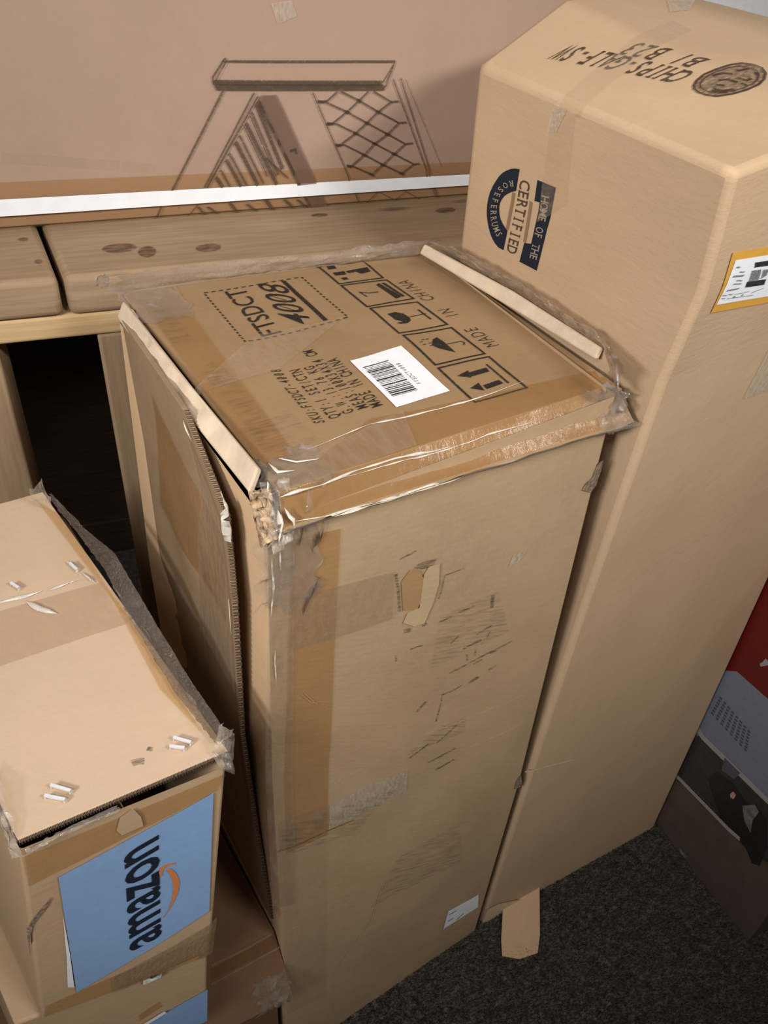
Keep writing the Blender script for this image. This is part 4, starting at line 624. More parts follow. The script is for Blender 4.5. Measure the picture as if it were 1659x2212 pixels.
["quad","blue_label","lower_label_box","b_front","paper_blue",0.0016,[[0.4342,0.0015],[0.9972,0.0015],[0.9985,0.4865],[0.4407,0.2672]],6,6],
["text","lettering","blue_label","b_front","ink_navy",0.0022,"amazon",[0.972,0.0015],[-0.004,0.0],[-0.2104,0.0],0.03,"xheight"],
["line","white_strip","lower_label_box","b_front","paper_white",0.003,0.006,[[0.6013,0.3464],[0.7517,0.4233]]],
["poly","tape_scrap","lower_label_box","b_front","tape_amber",0.0012,[[0.6075,0.5062],[0.7266,0.5843],[0.7374,0.4927],[0.6037,0.407]]],
["line","crease","low_box","d_skirt","crease_low",0.0007,0.004,[[0.8133,0.9601],[0.8989,0.9514],[0.9937,0.9879]]],
["line","crease","low_box","d_skirt","crease_low",0.0007,0.003,[[0.7983,0.7242],[0.8994,0.7427],[1.0025,0.7648]]],
["quad","packing_tape#1","low_box","d_skirt","tape_amber",0.0008,[[0.8009,0.7657],[0.998,0.7829],[0.9953,0.9701],[0.8107,0.9191]],6,3],
["quad","packing_tape#2","low_box","d_skirt","tape_haze",0.002,[[0.9412,0.062],[0.9976,0.0068],[0.9958,0.4627],[0.9459,0.3762]],5,5],
["poly","red_panel","print_box","p_side","print_red",0.0006,[[0.5736,0.5852],[0.745,0.6343],[0.8651,0.6734],[0.8349,0.9985],[0.5722,0.9985],[0.5598,0.6808]]],
["poly","pale_panel","print_box","p_side","print_greyblue",0.0009,[[0.6156,0.3902],[0.5554,0.3593],[0.5475,0.5676],[0.6325,0.6433],[0.7364,0.6532],[0.958,0.6743],[0.9985,0.4708],[0.8523,0.426]]],
["poly","photo_panel","print_box","p_side","print_black",0.0012,[[0.5833,0.2579],[0.6144,0.3925],[0.8525,0.4227],[0.9985,0.4618],[0.9985,0.3069],[0.9056,0.2635],[0.868,0.2454],[0.8165,0.2377],[0.6196,0.2222]]],
["line","white_rule","print_box","p_side","print_white",0.0018,0.008,[[0.5665,0.2076],[0.6227,0.22],[0.8053,0.2426],[0.844,0.252]]],
["line","white_rule","print_box","p_side","print_white",0.0016,0.011,[[0.5866,0.4121],[0.6284,0.4012],[0.8513,0.4248],[0.9855,0.4574]]],
["poly","photo_panel","print_box","p_side","print_dark",0.0017,[[0.6935,0.309],[0.7044,0.3527],[0.754,0.3717],[0.8126,0.3617],[0.8468,0.3814],[0.8761,0.3781],[0.9108,0.3125],[0.9197,0.2424],[0.9007,0.228],[0.862,0.251],[0.8137,0.2381],[0.7773,0.2386],[0.7354,0.2738]]],
["poly","photo_panel","print_box","p_side","print_mid",0.0022,[[0.8062,0.3446],[0.8316,0.3824],[0.8495,0.3763],[0.8471,0.3385],[0.8588,0.3014],[0.8307,0.3117]]],
["poly","photo_panel","print_box","p_side","print_violet",0.0017,[[0.706,0.4131],[0.761,0.418],[0.7548,0.3854],[0.7142,0.3731]]],
["poly","photo_panel","print_box","p_side","print_pink",0.0022,[[0.7643,0.3399],[0.7687,0.3542],[0.7792,0.3526],[0.7786,0.3346],[0.7689,0.3307]]],
["poly","red_panel","print_box","p_side","print_white",0.001,[[0.6749,0.7092],[0.6794,0.7202],[0.6816,0.7322],[0.6874,0.7345],[0.6963,0.7266],[0.6863,0.7135],[0.6801,0.7058]]],
["line","small_print","print_box","p_side","print_text",0.0014,0.005,[[0.6257,0.5465],[0.6254,0.5408]]],
["line","small_print","print_box","p_side","print_text",0.0014,0.005,[[0.6253,0.5369],[0.625,0.5312]]],
["line","small_print","print_box","p_side","print_text",0.0014,0.005,[[0.6248,0.5273],[0.6245,0.5215]]],
["line","small_print","print_box","p_side","print_text",0.0014,0.005,[[0.6243,0.5176],[0.6241,0.5118]]],
["line","small_print","print_box","p_side","print_text",0.0014,0.005,[[0.6239,0.5079],[0.6236,0.502]]],
["line","small_print","print_box","p_side","print_text",0.0014,0.005,[[0.6234,0.4981],[0.6232,0.4921]]],
["line","small_print","print_box","p_side","print_text",0.0014,0.005,[[0.623,0.4882],[0.6227,0.4822]]],
["line","small_print","print_box","p_side","print_text",0.0014,0.005,[[0.6407,0.5454],[0.6407,0.5398]]],
["line","small_print","print_box","p_side","print_text",0.0014,0.005,[[0.6407,0.536],[0.6407,0.5304]]],
["line","small_print","print_box","p_side","print_text",0.0014,0.005,[[0.6407,0.5266],[0.6407,0.5209]]],
["line","small_print","print_box","p_side","print_text",0.0014,0.005,[[0.6407,0.5171],[0.6406,0.5113]]],
["line","small_print","print_box","p_side","print_text",0.0014,0.005,[[0.6406,0.5075],[0.6406,0.5017]]],
["line","small_print","print_box","p_side","print_text",0.0014,0.005,[[0.6406,0.4979],[0.6406,0.492]]],
["line","small_print","print_box","p_side","print_text",0.0014,0.005,[[0.6406,0.4882],[0.6406,0.4823]]],
["line","small_print","print_box","p_side","print_text",0.0014,0.005,[[0.6556,0.5444],[0.6559,0.5389]]],
["line","small_print","print_box","p_side","print_text",0.0014,0.005,[[0.656,0.5352],[0.6563,0.5296]]],
["line","small_print","print_box","p_side","print_text",0.0014,0.005,[[0.6564,0.5259],[0.6567,0.5203]]],
["line","small_print","print_box","p_side","print_text",0.0014,0.005,[[0.6568,0.5165],[0.6571,0.5109]]],
["line","small_print","print_box","p_side","print_text",0.0014,0.005,[[0.6572,0.5071],[0.6575,0.5015]]],
["line","small_print","print_box","p_side","print_text",0.0014,0.005,[[0.6576,0.4977],[0.6579,0.492]]],
["line","small_print","print_box","p_side","print_text",0.0014,0.005,[[0.658,0.4882],[0.6583,0.4824]]],
["line","small_print","print_box","p_side","print_text",0.0014,0.005,[[0.6704,0.5434],[0.6709,0.5379]]],
["line","small_print","print_box","p_side","print_text",0.0014,0.005,[[0.6712,0.5343],[0.6717,0.5288]]],
["line","small_print","print_box","p_side","print_text",0.0014,0.005,[[0.672,0.5252],[0.6725,0.5197]]],
["line","small_print","print_box","p_side","print_text",0.0014,0.005,[[0.6728,0.516],[0.6733,0.5105]]],
["line","small_print","print_box","p_side","print_text",0.0014,0.005,[[0.6736,0.5068],[0.6741,0.5012]]],
["line","small_print","print_box","p_side","print_text",0.0014,0.005,[[0.6745,0.4975],[0.675,0.4919]]],
["line","small_print","print_box","p_side","print_text",0.0014,0.005,[[0.6753,0.4881],[0.6758,0.4825]]],
["line","small_print","print_box","p_side","print_text",0.0014,0.005,[[0.6851,0.5424],[0.6858,0.537]]],
["line","small_print","print_box","p_side","print_text",0.0014,0.005,[[0.6863,0.5334],[0.687,0.5281]]],
["line","small_print","print_box","p_side","print_text",0.0014,0.005,[[0.6875,0.5245],[0.6882,0.5191]]],
["line","small_print","print_box","p_side","print_text",0.0014,0.005,[[0.6887,0.5155],[0.6894,0.51]]],
["line","small_print","print_box","p_side","print_text",0.0014,0.005,[[0.6899,0.5064],[0.6907,0.5009]]],
["line","small_print","print_box","p_side","print_text",0.0014,0.005,[[0.6912,0.4973],[0.6919,0.4918]]],
["line","small_print","print_box","p_side","print_text",0.0014,0.005,[[0.6924,0.4881],[0.6931,0.4826]]],
["line","small_print","print_box","p_side","print_text",0.0014,0.005,[[0.6997,0.5414],[0.7006,0.5361]]],
["line","small_print","print_box","p_side","print_text",0.0014,0.005,[[0.7013,0.5326],[0.7022,0.5273]]],
["line","small_print","print_box","p_side","print_text",0.0014,0.005,[[0.7029,0.5238],[0.7038,0.5185]]],
["line","small_print","print_box","p_side","print_text",0.0014,0.005,[[0.7045,0.5149],[0.7054,0.5096]]],
["line","small_print","print_box","p_side","print_text",0.0014,0.005,[[0.7061,0.506],[0.707,0.5007]]],
["line","small_print","print_box","p_side","print_text",0.0014,0.005,[[0.7077,0.4971],[0.7087,0.4917]]],
["line","small_print","print_box","p_side","print_text",0.0014,0.005,[[0.7093,0.4881],[0.7103,0.4827]]],
["line","small_print","print_box","p_side","print_text",0.0014,0.005,[[0.7141,0.5404],[0.7153,0.5352]]],
["line","small_print","print_box","p_side","print_text",0.0014,0.005,[[0.7161,0.5317],[0.7173,0.5266]]],
["line","small_print","print_box","p_side","print_text",0.0014,0.005,[[0.7181,0.5231],[0.7193,0.5179]]],
["line","small_print","print_box","p_side","print_text",0.0014,0.005,[[0.7201,0.5144],[0.7213,0.5092]]],
["line","small_print","print_box","p_side","print_text",0.0014,0.005,[[0.7221,0.5057],[0.7233,0.5004]]],
["line","small_print","print_box","p_side","print_text",0.0014,0.005,[[0.7241,0.4969],[0.7253,0.4916]]],
["line","small_print","print_box","p_side","print_text",0.0014,0.005,[[0.7261,0.4881],[0.7273,0.4828]]],
["line","small_print","print_box","p_side","print_text",0.0014,0.005,[[0.7285,0.5394],[0.7299,0.5343]]],
["line","small_print","print_box","p_side","print_text",0.0014,0.005,[[0.7308,0.5309],[0.7322,0.5258]]],
["line","small_print","print_box","p_side","print_text",0.0014,0.005,[[0.7332,0.5224],[0.7346,0.5173]]],
["line","small_print","print_box","p_side","print_text",0.0014,0.005,[[0.7355,0.5139],[0.737,0.5088]]],
["line","small_print","print_box","p_side","print_text",0.0014,0.005,[[0.7379,0.5053],[0.7394,0.5002]]],
["line","small_print","print_box","p_side","print_text",0.0014,0.005,[[0.7403,0.4967],[0.7418,0.4915]]],
["line","small_print","print_box","p_side","print_text",0.0014,0.005,[[0.7427,0.4881],[0.7442,0.4829]]],
["poly","scuff","print_box","p_side","print_mid",0.001,[[0.709,0.0232],[0.7183,0.0206],[0.7446,0.0247],[0.7388,0.0114],[0.7204,0.0075]]],
["quad","packing_tape","carton","k_front","tape_amber",0.002,[[0.4339,0.0015],[0.9311,0.0015],[0.923,0.3413],[0.4448,0.3478]],40,8],
["quad","white_scuff","carton","k_front","tape_white",0.0014,[[0.7081,0.4422],[0.7243,0.4471],[0.7204,0.4565],[0.7026,0.4545]],4,4],
["quad","film_smear","carton","k_front","tape_clear",0.0014,[[0.4634,0.3608],[0.5903,0.3478],[0.5953,0.3541],[0.4655,0.3685]],8,3],
["line","line_drawing","carton","k_front","ink_line",0.003,0.00168,[[0.6622,0.4223],[0.6588,0.4206],[0.6702,0.4204],[0.6817,0.4201],[0.6933,0.4199],[0.7049,0.4196],[0.7167,0.4194],[0.7285,0.4191],[0.7405,0.4189],[0.7525,0.4186],[0.7647,0.4183],[0.777,0.4181],[0.7893,0.4178],[0.8018,0.4175],[0.8143,0.4173]]],
["line","line_drawing","carton","k_front","ink_line",0.003,0.00168,[[0.6613,0.4221],[0.6499,0.4107],[0.6496,0.4071]]],
["line","line_drawing","carton","k_front","ink_line",0.003,0.00084,[[0.6629,0.4209],[0.6521,0.408]]],
["line","line_drawing","carton","k_front","ink_line",0.003,0.00336,[[0.6497,0.4075],[0.6618,0.4071],[0.6741,0.4068],[0.6865,0.4064],[0.699,0.4061],[0.7115,0.4057],[0.7243,0.4053],[0.7371,0.405],[0.75,0.4046],[0.7631,0.4042],[0.7762,0.4039],[0.7895,0.4035],[0.8029,0.4031]]],
["line","line_drawing","carton","k_front","ink_line",0.003,0.00336,[[0.6518,0.4037],[0.664,0.4033],[0.6763,0.403],[0.6888,0.4027],[0.7013,0.4023],[0.714,0.402],[0.7268,0.4016],[0.7397,0.4013],[0.7527,0.4009],[0.7658,0.4005],[0.779,0.4002],[0.7924,0.3998],[0.8059,0.3994]]],
["line","line_drawing","carton","k_front","ink_line",0.003,0.00168,[[0.6499,0.4071],[0.6518,0.4037]]],
["line","line_drawing","carton","k_front","ink_line",0.003,0.00126,[[0.8143,0.4173],[0.8106,0.4086],[0.8067,0.3998]]],
["line","line_drawing","carton","k_front","ink_line",0.003,0.00126,[[0.8136,0.4148],[0.8038,0.4033]]],
["line","line_drawing","carton","k_front","ink_line",0.003,0.0021,[[0.6581,0.4018],[0.6518,0.3937],[0.6454,0.3855],[0.639,0.3771],[0.6324,0.3687],[0.6258,0.3602],[0.619,0.3515],[0.6122,0.3427],[0.6053,0.3338]]],
["line","line_drawing","carton","k_front","ink_line",0.003,0.0021,[[0.5947,0.1534],[0.5895,0.0064]]],
["line","line_drawing","carton","k_front","ink_line",0.003,0.00168,[[0.6853,0.4],[0.6794,0.3923],[0.6733,0.3844],[0.6672,0.3764],[0.661,0.3683],[0.6547,0.3602],[0.6484,0.3519],[0.642,0.3435],[0.6354,0.335]]],
["line","line_drawing","carton","k_front","ink_line",0.003,0.00168,[[0.6885,0.3975],[0.6825,0.39],[0.6764,0.3824],[0.6702,0.3747],[0.6639,0.3669],[0.6575,0.3591],[0.6511,0.3511],[0.6446,0.343],[0.638,0.3349]]],
["line","line_drawing","carton","k_front","ink_line",0.003,0.00168,[[0.6285,0.1446],[0.6191,0.0015]]],
["line","line_drawing","carton","k_front","ink_line",0.003,0.00336,[[0.6884,0.3943],[0.6933,0.3862],[0.6983,0.3778],[0.7034,0.3693],[0.7086,0.3606],[0.7139,0.3518],[0.7193,0.3427],[0.7249,0.3335],[0.7311,0.1679],[0.7376,0.0015]]],
["line","line_drawing","carton","k_front","ink_line",0.003,0.00126,[[0.738,0.3985],[0.7428,0.39],[0.7478,0.3814],[0.7529,0.3725],[0.7581,0.3635],[0.7634,0.3543],[0.7688,0.3448],[0.7743,0.3352],[0.7806,0.1918],[0.7872,0.0122]]],
["line","line_drawing","carton","k_front","ink_line",0.003,0.00126,[[0.8135,0.4054],[0.8189,0.3962],[0.8244,0.3869],[0.8301,0.3774],[0.8358,0.3676],[0.8417,0.3576],[0.8477,0.3474],[0.8539,0.337],[0.8609,0.2087],[0.8686,0.0135]]],
["line","line_drawing","carton","k_front","ink_line",0.003,0.00126,[[0.8207,0.4058],[0.8256,0.3966],[0.8305,0.3872],[0.8356,0.3776],[0.8408,0.3678],[0.8462,0.3578],[0.8516,0.3475],[0.8572,0.337],[0.8636,0.2078],[0.8706,0.0115]]],
["line","line_drawing","carton","k_front","ink_line",0.003,0.0005039999999999999,[[0.8253,0.4051],[0.8312,0.3962],[0.8373,0.3872],[0.8435,0.3781],[0.8498,0.3687],[0.8562,0.3591],[0.8629,0.3492],[0.8696,0.3392]]],
["line","line_drawing","carton","k_front","ink_line",0.003,0.00126,[[0.6528,0.4058],[0.6648,0.4055],[0.677,0.4051],[0.6893,0.4048],[0.7017,0.4044],[0.7142,0.404],[0.7268,0.4037],[0.7395,0.4033],[0.7523,0.4029],[0.7653,0.4025],[0.7784,0.4022],[0.7915,0.4018],[0.8048,0.4014]]],
["line","line_drawing","carton","k_front","ink_line",0.003,0.0042,[[0.6863,0.3925],[0.6907,0.3835],[0.6951,0.3742],[0.6997,0.3648],[0.7044,0.3552],[0.7092,0.3453]]],
["line","line_drawing","carton","k_front","ink_line",0.003,0.0021,[[0.6821,0.387],[0.6865,0.3782],[0.691,0.3693],[0.6956,0.3601],[0.7003,0.3508],[0.7051,0.3413]]],
["line","line_drawing","carton","k_front","ink_line",0.003,0.00126,[[0.6803,0.3845],[0.6846,0.3759],[0.689,0.3672],[0.6935,0.3583],[0.6981,0.3493],[0.7028,0.34]]],
["line","line_drawing","carton","k_front","ink_line",0.003,0.0037799999999999995,[[0.6766,0.3795],[0.6818,0.3707],[0.687,0.3617],[0.6924,0.3525],[0.6979,0.3432],[0.7035,0.3336]]],
["line","line_drawing","carton","k_front","ink_line",0.003,0.00126,[[0.6748,0.377],[0.6796,0.3681],[0.6845,0.3591],[0.6896,0.3498],[0.6947,0.3404]]],
["line","line_drawing","carton","k_front","ink_line",0.003,0.0021,[[0.6702,0.3713],[0.6752,0.3625],[0.6803,0.3535],[0.6856,0.3443],[0.6909,0.335]]],
["line","line_drawing","carton","k_front","ink_line",0.003,0.0042,[[0.6664,0.3668],[0.6726,0.3561],[0.679,0.3451],[0.6855,0.3338]]],
["line","line_drawing","carton","k_front","ink_line",0.003,0.0021,[[0.6599,0.3591],[0.6673,0.3469],[0.6749,0.3344]]],
["line","line_drawing","carton","k_front","ink_line",0.003,0.0037799999999999995,[[0.657,0.3545],[0.6632,0.3444],[0.6695,0.3339]]],
["line","line_drawing","carton","k_front","ink_line",0.003,0.0021,[[0.6512,0.3473],[0.659,0.3345]]],
["line","line_drawing","carton","k_front","ink_line",0.003,0.0037799999999999995,[[0.6465,0.3421],[0.6523,0.3344]]],
["line","line_drawing","carton","k_front","ink_line",0.003,0.00504,[[0.6928,0.1525],[0.7002,0.0015]]],
["line","line_drawing","carton","k_front","ink_line",0.003,0.0042,[[0.6747,0.1112],[0.6837,0.0015]]],
["line","line_drawing","carton","k_front","ink_line",0.003,0.0042,[[0.6585,0.1401],[0.6655,0.0038]]],
["line","line_drawing","carton","k_front","ink_line",0.003,0.0042,[[0.6372,0.1104],[0.6466,0.0015]]],
["line","line_drawing","carton","k_front","ink_line",0.003,0.0042,[[0.7111,0.1398],[0.7207,0.0015]]],
["line","line_drawing","carton","k_front","ink_line",0.003,0.00336,[[0.6284,0.1193],[0.6341,0.0028]]],
["line","line_drawing","carton","k_front","ink_line",0.003,0.0042,[[0.7241,0.1272],[0.7329,0.0015]]],
["line","line_drawing","carton","k_front","ink_line",0.003,0.00168,[[0.6935,0.3543],[0.7039,0.3462],[0.7144,0.338]]],
["poly","line_drawing","carton","k_front","ink_wash",0.003,[[0.6911,0.398],[0.7046,0.398],[0.7103,0.3892],[0.7153,0.3805],[0.7204,0.3716],[0.7256,0.3626],[0.7309,0.3533],[0.7363,0.3438],[0.7418,0.3342],[0.7481,0.1722],[0.7547,0.0015],[0.7357,0.0015],[0.729,0.1775],[0.7226,0.3344],[0.7168,0.3441],[0.7112,0.3535],[0.7053,0.3641],[0.6995,0.3744],[0.6939,0.3845],[0.6884,0.3943]]],
["line","line_drawing","carton","k_front","ink_line",0.003,0.0015,[[0.7441,0.392],[0.752,0.3924],[0.7615,0.3985]]],
["line","line_drawing","carton","k_front","ink_line",0.003,0.0015,[[0.7493,0.3918],[0.7708,0.384],[0.7902,0.3754],[0.8111,0.3665],[0.8296,0.3585],[0.8372,0.3589]]],
["line","line_drawing","carton","k_front","ink_line",0.003,0.0015,[[0.7641,0.3984],[0.7821,0.3915],[0.8007,0.383],[0.8216,0.3743],[0.8291,0.3744]]],
["line","line_drawing","carton","k_front","ink_line",0.003,0.0015,[[0.7952,0.3975],[0.813,0.3896],[0.8203,0.3899]]],
["line","line_drawing","carton","k_front","ink_line",0.003,0.0015,[[0.7513,0.3761],[0.7603,0.3761],[0.7796,0.3684],[0.7985,0.3601],[0.8188,0.3515],[0.8398,0.3427],[0.8456,0.3429]]],
["line","line_drawing","carton","k_front","ink_line",0.003,0.0015,[[0.7607,0.3603],[0.768,0.3607],[0.7887,0.3522],[0.808,0.3438],[0.8278,0.3361]]],
["line","line_drawing","carton","k_front","ink_line",0.003,0.0015,[[0.7713,0.3442],[0.7769,0.3444],[0.7971,0.3368]]],
["line","line_drawing","carton","k_front","ink_line",0.003,0.0015,[[0.7522,0.3761],[0.7576,0.3766],[0.7708,0.384],[0.7821,0.3915],[0.7907,0.3977]]],
["line","line_drawing","carton","k_front","ink_line",0.003,0.0015,[[0.7625,0.3602],[0.7652,0.3608],[0.7796,0.3684],[0.7902,0.3754],[0.8007,0.383],[0.813,0.3896]]],
["line","line_drawing","carton","k_front","ink_line",0.003,0.0015,[[0.7732,0.3441],[0.7769,0.3447],[0.7887,0.3522],[0.7985,0.3601],[0.8111,0.3665],[0.8216,0.3743]]],
["line","line_drawing","carton","k_front","ink_line",0.003,0.0015,[[0.7971,0.3368],[0.808,0.3438],[0.8188,0.3515],[0.8296,0.3585]]],
["line","line_drawing","carton","k_front","ink_line",0.003,0.0015,[[0.8278,0.3361],[0.8398,0.3427]]],
["line","line_drawing","carton","k_front","ink_line",0.003,0.0015,[[0.7951,0.2421],[0.8055,0.154],[0.8244,0.0158]]],
["line","line_drawing","carton","k_front","ink_line",0.003,0.0015,[[0.7952,0.0015],[0.8055,0.154],[0.8126,0.2261]]],
["line","line_drawing","carton","k_front","ink_line",0.003,0.0015,[[0.8244,0.0158],[0.8352,0.1261],[0.8505,0.0038]]],
["line","line_drawing","carton","k_front","ink_line",0.003,0.0015,[[0.8265,0.2003],[0.8352,0.1261],[0.8444,0.184]]],
["line","line_drawing","carton","k_front","ink_line",0.0031,0.0022,[[0.7798,0.3921],[0.7845,0.3909]]],
["line","line_drawing","carton","k_front","ink_line",0.0031,0.0022,[[0.7983,0.3836],[0.8031,0.3824]]],
["line","line_drawing","carton","k_front","ink_line",0.0031,0.0022,[[0.7684,0.3846],[0.7731,0.3834]]],
["line","line_drawing","carton","k_front","ink_line",0.0031,0.0022,[[0.7878,0.376],[0.7926,0.3748]]],
["line","line_drawing","carton","k_front","ink_line",0.0031,0.0022,[[0.8086,0.3671],[0.8135,0.3658]]],
["line","line_drawing","carton","k_front","ink_line",0.0031,0.0022,[[0.7772,0.369],[0.782,0.3677]]],
["line","line_drawing","carton","k_front","ink_line",0.0031,0.0022,[[0.796,0.3608],[0.8009,0.3594]]],
["line","line_drawing","carton","k_front","ink_line",0.0031,0.0022,[[0.8163,0.3522],[0.8214,0.3509]]],
["line","line_drawing","carton","k_front","ink_line",0.0031,0.0022,[[0.7862,0.3528],[0.7911,0.3515]]],
["line","line_drawing","carton","k_front","ink_line",0.0031,0.0022,[[0.8055,0.3445],[0.8106,0.3431]]],
["line","line_drawing","carton","k_front","ink_line",0.0031,0.0022,[[0.8253,0.3368],[0.8304,0.3353]]],
["line","line_drawing","carton","k_front","ink_line",0.0031,0.0022,[[0.7946,0.3375],[0.7996,0.3361]]],
["line","line_drawing","carton","k_front","ink_line",0.0031,0.0022,[[0.7427,0.3926],[0.7472,0.3914]]],
["line","line_drawing","carton","k_front","ink_line",0.0031,0.0022,[[0.7517,0.3769],[0.7564,0.3757]]],
["line","line_drawing","carton","k_front","ink_line",0.0031,0.0022,[[0.7601,0.3611],[0.7649,0.3598]]],
["line","line_drawing","carton","k_front","ink_line",0.0031,0.0022,[[0.7716,0.345],[0.7765,0.3437]]],
["line","line_drawing","carton","k_front","ink_line",0.0031,0.0022,[[0.7166,0.358],[0.722,0.3592],[0.7228,0.3557]]],
["poly","bottom_fold","right_box","r_right","kraft_light",0.002,[[-0.0029,0.0021],[0.0037,0.0179],[0.0597,0.0173],[0.2825,-0.0018],[0.2024,-0.0105],[0.1173,-0.0095]]],
["poly","knot#0","crate","w_top","ink_knot",0.0008,[[0.4252,0.442],[0.4228,0.404],[0.4168,0.3751],[0.4085,0.361],[0.3995,0.3642],[0.3916,0.384],[0.3862,0.4166],[0.3845,0.4557],[0.3868,0.4937],[0.3926,0.5231],[0.401,0.5379],[0.4101,0.535],[0.4182,0.5149],[0.4236,0.4816]]],
["poly","knot#1","crate","w_top","ink_knot",0.0008,[[0.5235,0.3132],[0.5213,0.2789],[0.5164,0.2527],[0.5099,0.2397],[0.5031,0.2423],[0.4972,0.2599],[0.4934,0.2891],[0.4925,0.3243],[0.4946,0.3586],[0.4994,0.3853],[0.5059,0.3988],[0.5129,0.3965],[0.5188,0.3786],[0.5226,0.3488]]],
["poly","knot#2","crate","w_top","ink_knot",0.0008,[[0.8488,0.6996],[0.8461,0.6732],[0.8411,0.6528],[0.8347,0.6426],[0.8284,0.6443],[0.8232,0.6577],[0.8202,0.6801],[0.82,0.7071],[0.8226,0.7336],[0.8276,0.7542],[0.834,0.7647],[0.8405,0.7631],[0.8457,0.7496],[0.8487,0.7269]]],
["poly","knot#3","crate","w_top","ink_knot",0.0008,[[0.3025,0.7655],[0.3019,0.7497],[0.3002,0.7374],[0.2977,0.7311],[0.2949,0.7319],[0.2923,0.7396],[0.2906,0.7529],[0.2899,0.769],[0.2905,0.7848],[0.2922,0.7971],[0.2947,0.8036],[0.2976,0.8029],[0.3001,0.795],[0.3019,0.7817]]],
["poly","knot#4","crate","w_top","ink_knot",0.0008,[[0.3167,0.319],[0.3162,0.3008],[0.3149,0.2865],[0.3131,0.279],[0.3111,0.2798],[0.3092,0.2887],[0.308,0.3038],[0.3075,0.3224],[0.308,0.3407],[0.3092,0.3551],[0.3111,0.3627],[0.3131,0.362],[0.3149,0.3531],[0.3162,0.3377]]],
["poly","knot#5","crate","w_top","ink_knot",0.0008,[[0.4464,0.3313],[0.4447,0.286],[0.4413,0.2508],[0.4368,0.2323],[0.4321,0.2341],[0.428,0.2558],[0.4255,0.2931],[0.4249,0.339],[0.4264,0.3845],[0.4298,0.4206],[0.4344,0.4399],[0.4392,0.4383],[0.4433,0.416],[0.4459,0.3777]]],
["poly","knot#6","crate","w_top","ink_knot",0.0008,[[0.6746,0.7991],[0.673,0.7818],[0.6694,0.7686],[0.6647,0.762],[0.6598,0.7633],[0.6556,0.7721],[0.653,0.7869],[0.6524,0.8046],[0.6541,0.8218],[0.6576,0.8352],[0.6623,0.8419],[0.6672,0.8407],[0.6714,0.8318],[0.6741,0.8169]]]]

# ---------------------------------------------------------------- the setting
CPL = {'y': 0}
def floor_and_walls():
    m, t, b, out = nt('carpet')
    tc = N(t, 'ShaderNodeTexCoord').outputs['Object']
    n = noise_tex(t, tc, 90, 5, 0.7); n2 = noise_tex(t, tc, 14, 3)
    c = ramp(t, n, [(0.3, (0.034, 0.027, 0.023, 1)), (0.5, (0.072, 0.057, 0.050, 1)), (0.72, (0.135, 0.114, 0.102, 1))])
    c = mixc(t, ramp(t, n2, [(0.4, (0, 0, 0, 1)), (0.65, (0.7, 0.7, 0.7, 1))]), c, (0.066, 0.070, 0.060, 1))
    t.links.new(c, b.inputs['Base Color']); b.inputs['Roughness'].default_value = 0.95; b.inputs['Specular IOR Level'].default_value = 0.05
    MATS['carpet'] = m
    B = MB(); B.grid(lambda a, b_: (-2.5+5*a, -2.6+4.6*b_, 0.0), 10, 10)
    f = B.build('floor', 'carpet'); tag(f, kind='structure'); ROOT['floor'] = (f, Vector((0, 0, 0)))
    B = MB(); B.box((-2.5, 2.0, 0), (5, 0, 0), (0, 0.08, 0), (0, 0, 2.8)); plain('wall_paint', (0.42, 0.37, 0.31), 0.8, 0.1, 0.05, 10)
    tag(B.build('wall_back', 'wall_paint', smooth=False), kind='structure')
    # carpet pile: short leaning blades where the floor is in view
    rnd = random.Random(3); v, fc = [], []
    while len(fc) < 120000:
        x = rnd.uniform(-0.16, 0.75); y = rnd.uniform(-0.56, -0.13)
        a = rnd.uniform(0, 6.283); h = rnd.uniform(0.004, 0.0085); wd = rnd.uniform(0.0006, 0.0012); lx, ly = rnd.gauss(-0.001, 0.0022), rnd.gauss(-0.002, 0.0022)
        dx, dy = math.cos(a)*wd, math.sin(a)*wd; k = len(v)
        v += [(x-dx, y-dy, 0), (x+dx, y+dy, 0), (x+lx, y+ly, h)]; fc.append((k, k+1, k+2))
    p = mesh('carpet_pile', v, fc, 'carpet', 'floor', smooth=False); p['kind'] = 'stuff'
floor_and_walls()

# ---------------------------------------------------------------- film helpers
def crumple(B, F, nu, nv, amp, freq, seed, off=0.002, ragged=0.0, s0=0.0, s1=1.0, t0=0.0, t1=1.0):
    def fn(a, b):
        s, t = s0+(s1-s0)*a, t0+(t1-t0)*b
        if ragged:
            e = noise.noise(Vector((a*nu*0.45+seed, seed, 3.1)))
            t = t+(ragged*e*0.35 if b > 0.5 else -ragged*e*0.2)*abs(b-0.5)*2; s = s+ragged*0.25*noise.noise(Vector((b*nv*0.4+seed, 7.7, seed)))*abs(a-0.5)*2
        p = F.base(s, t); n = F.normal(s, t); q = Vector(p)*freq+Vector((seed, 0, seed*2))
        w_ = min(1.0, 5*min(a, 1-a, b, 1-b)+0.12)
        d = off+w_*amp*(abs(noise.noise(q))*1.6+0.7*abs(noise.noise(q*2.3))+0.4*noise.noise(q*5.1))
        j = Vector((noise.noise(q*1.7+Vector((9, 0, 0))), noise.noise(q*1.7+Vector((0, 9, 0))), 0))*amp*0.7*w_
        return (p[0]+n[0]*d+j[0], p[1]+n[1]*d+j[1], p[2]+n[2]*d+j[2])
    B.grid(fn, nu, nv, lambda a, b: (a*F.w, b*F.h))
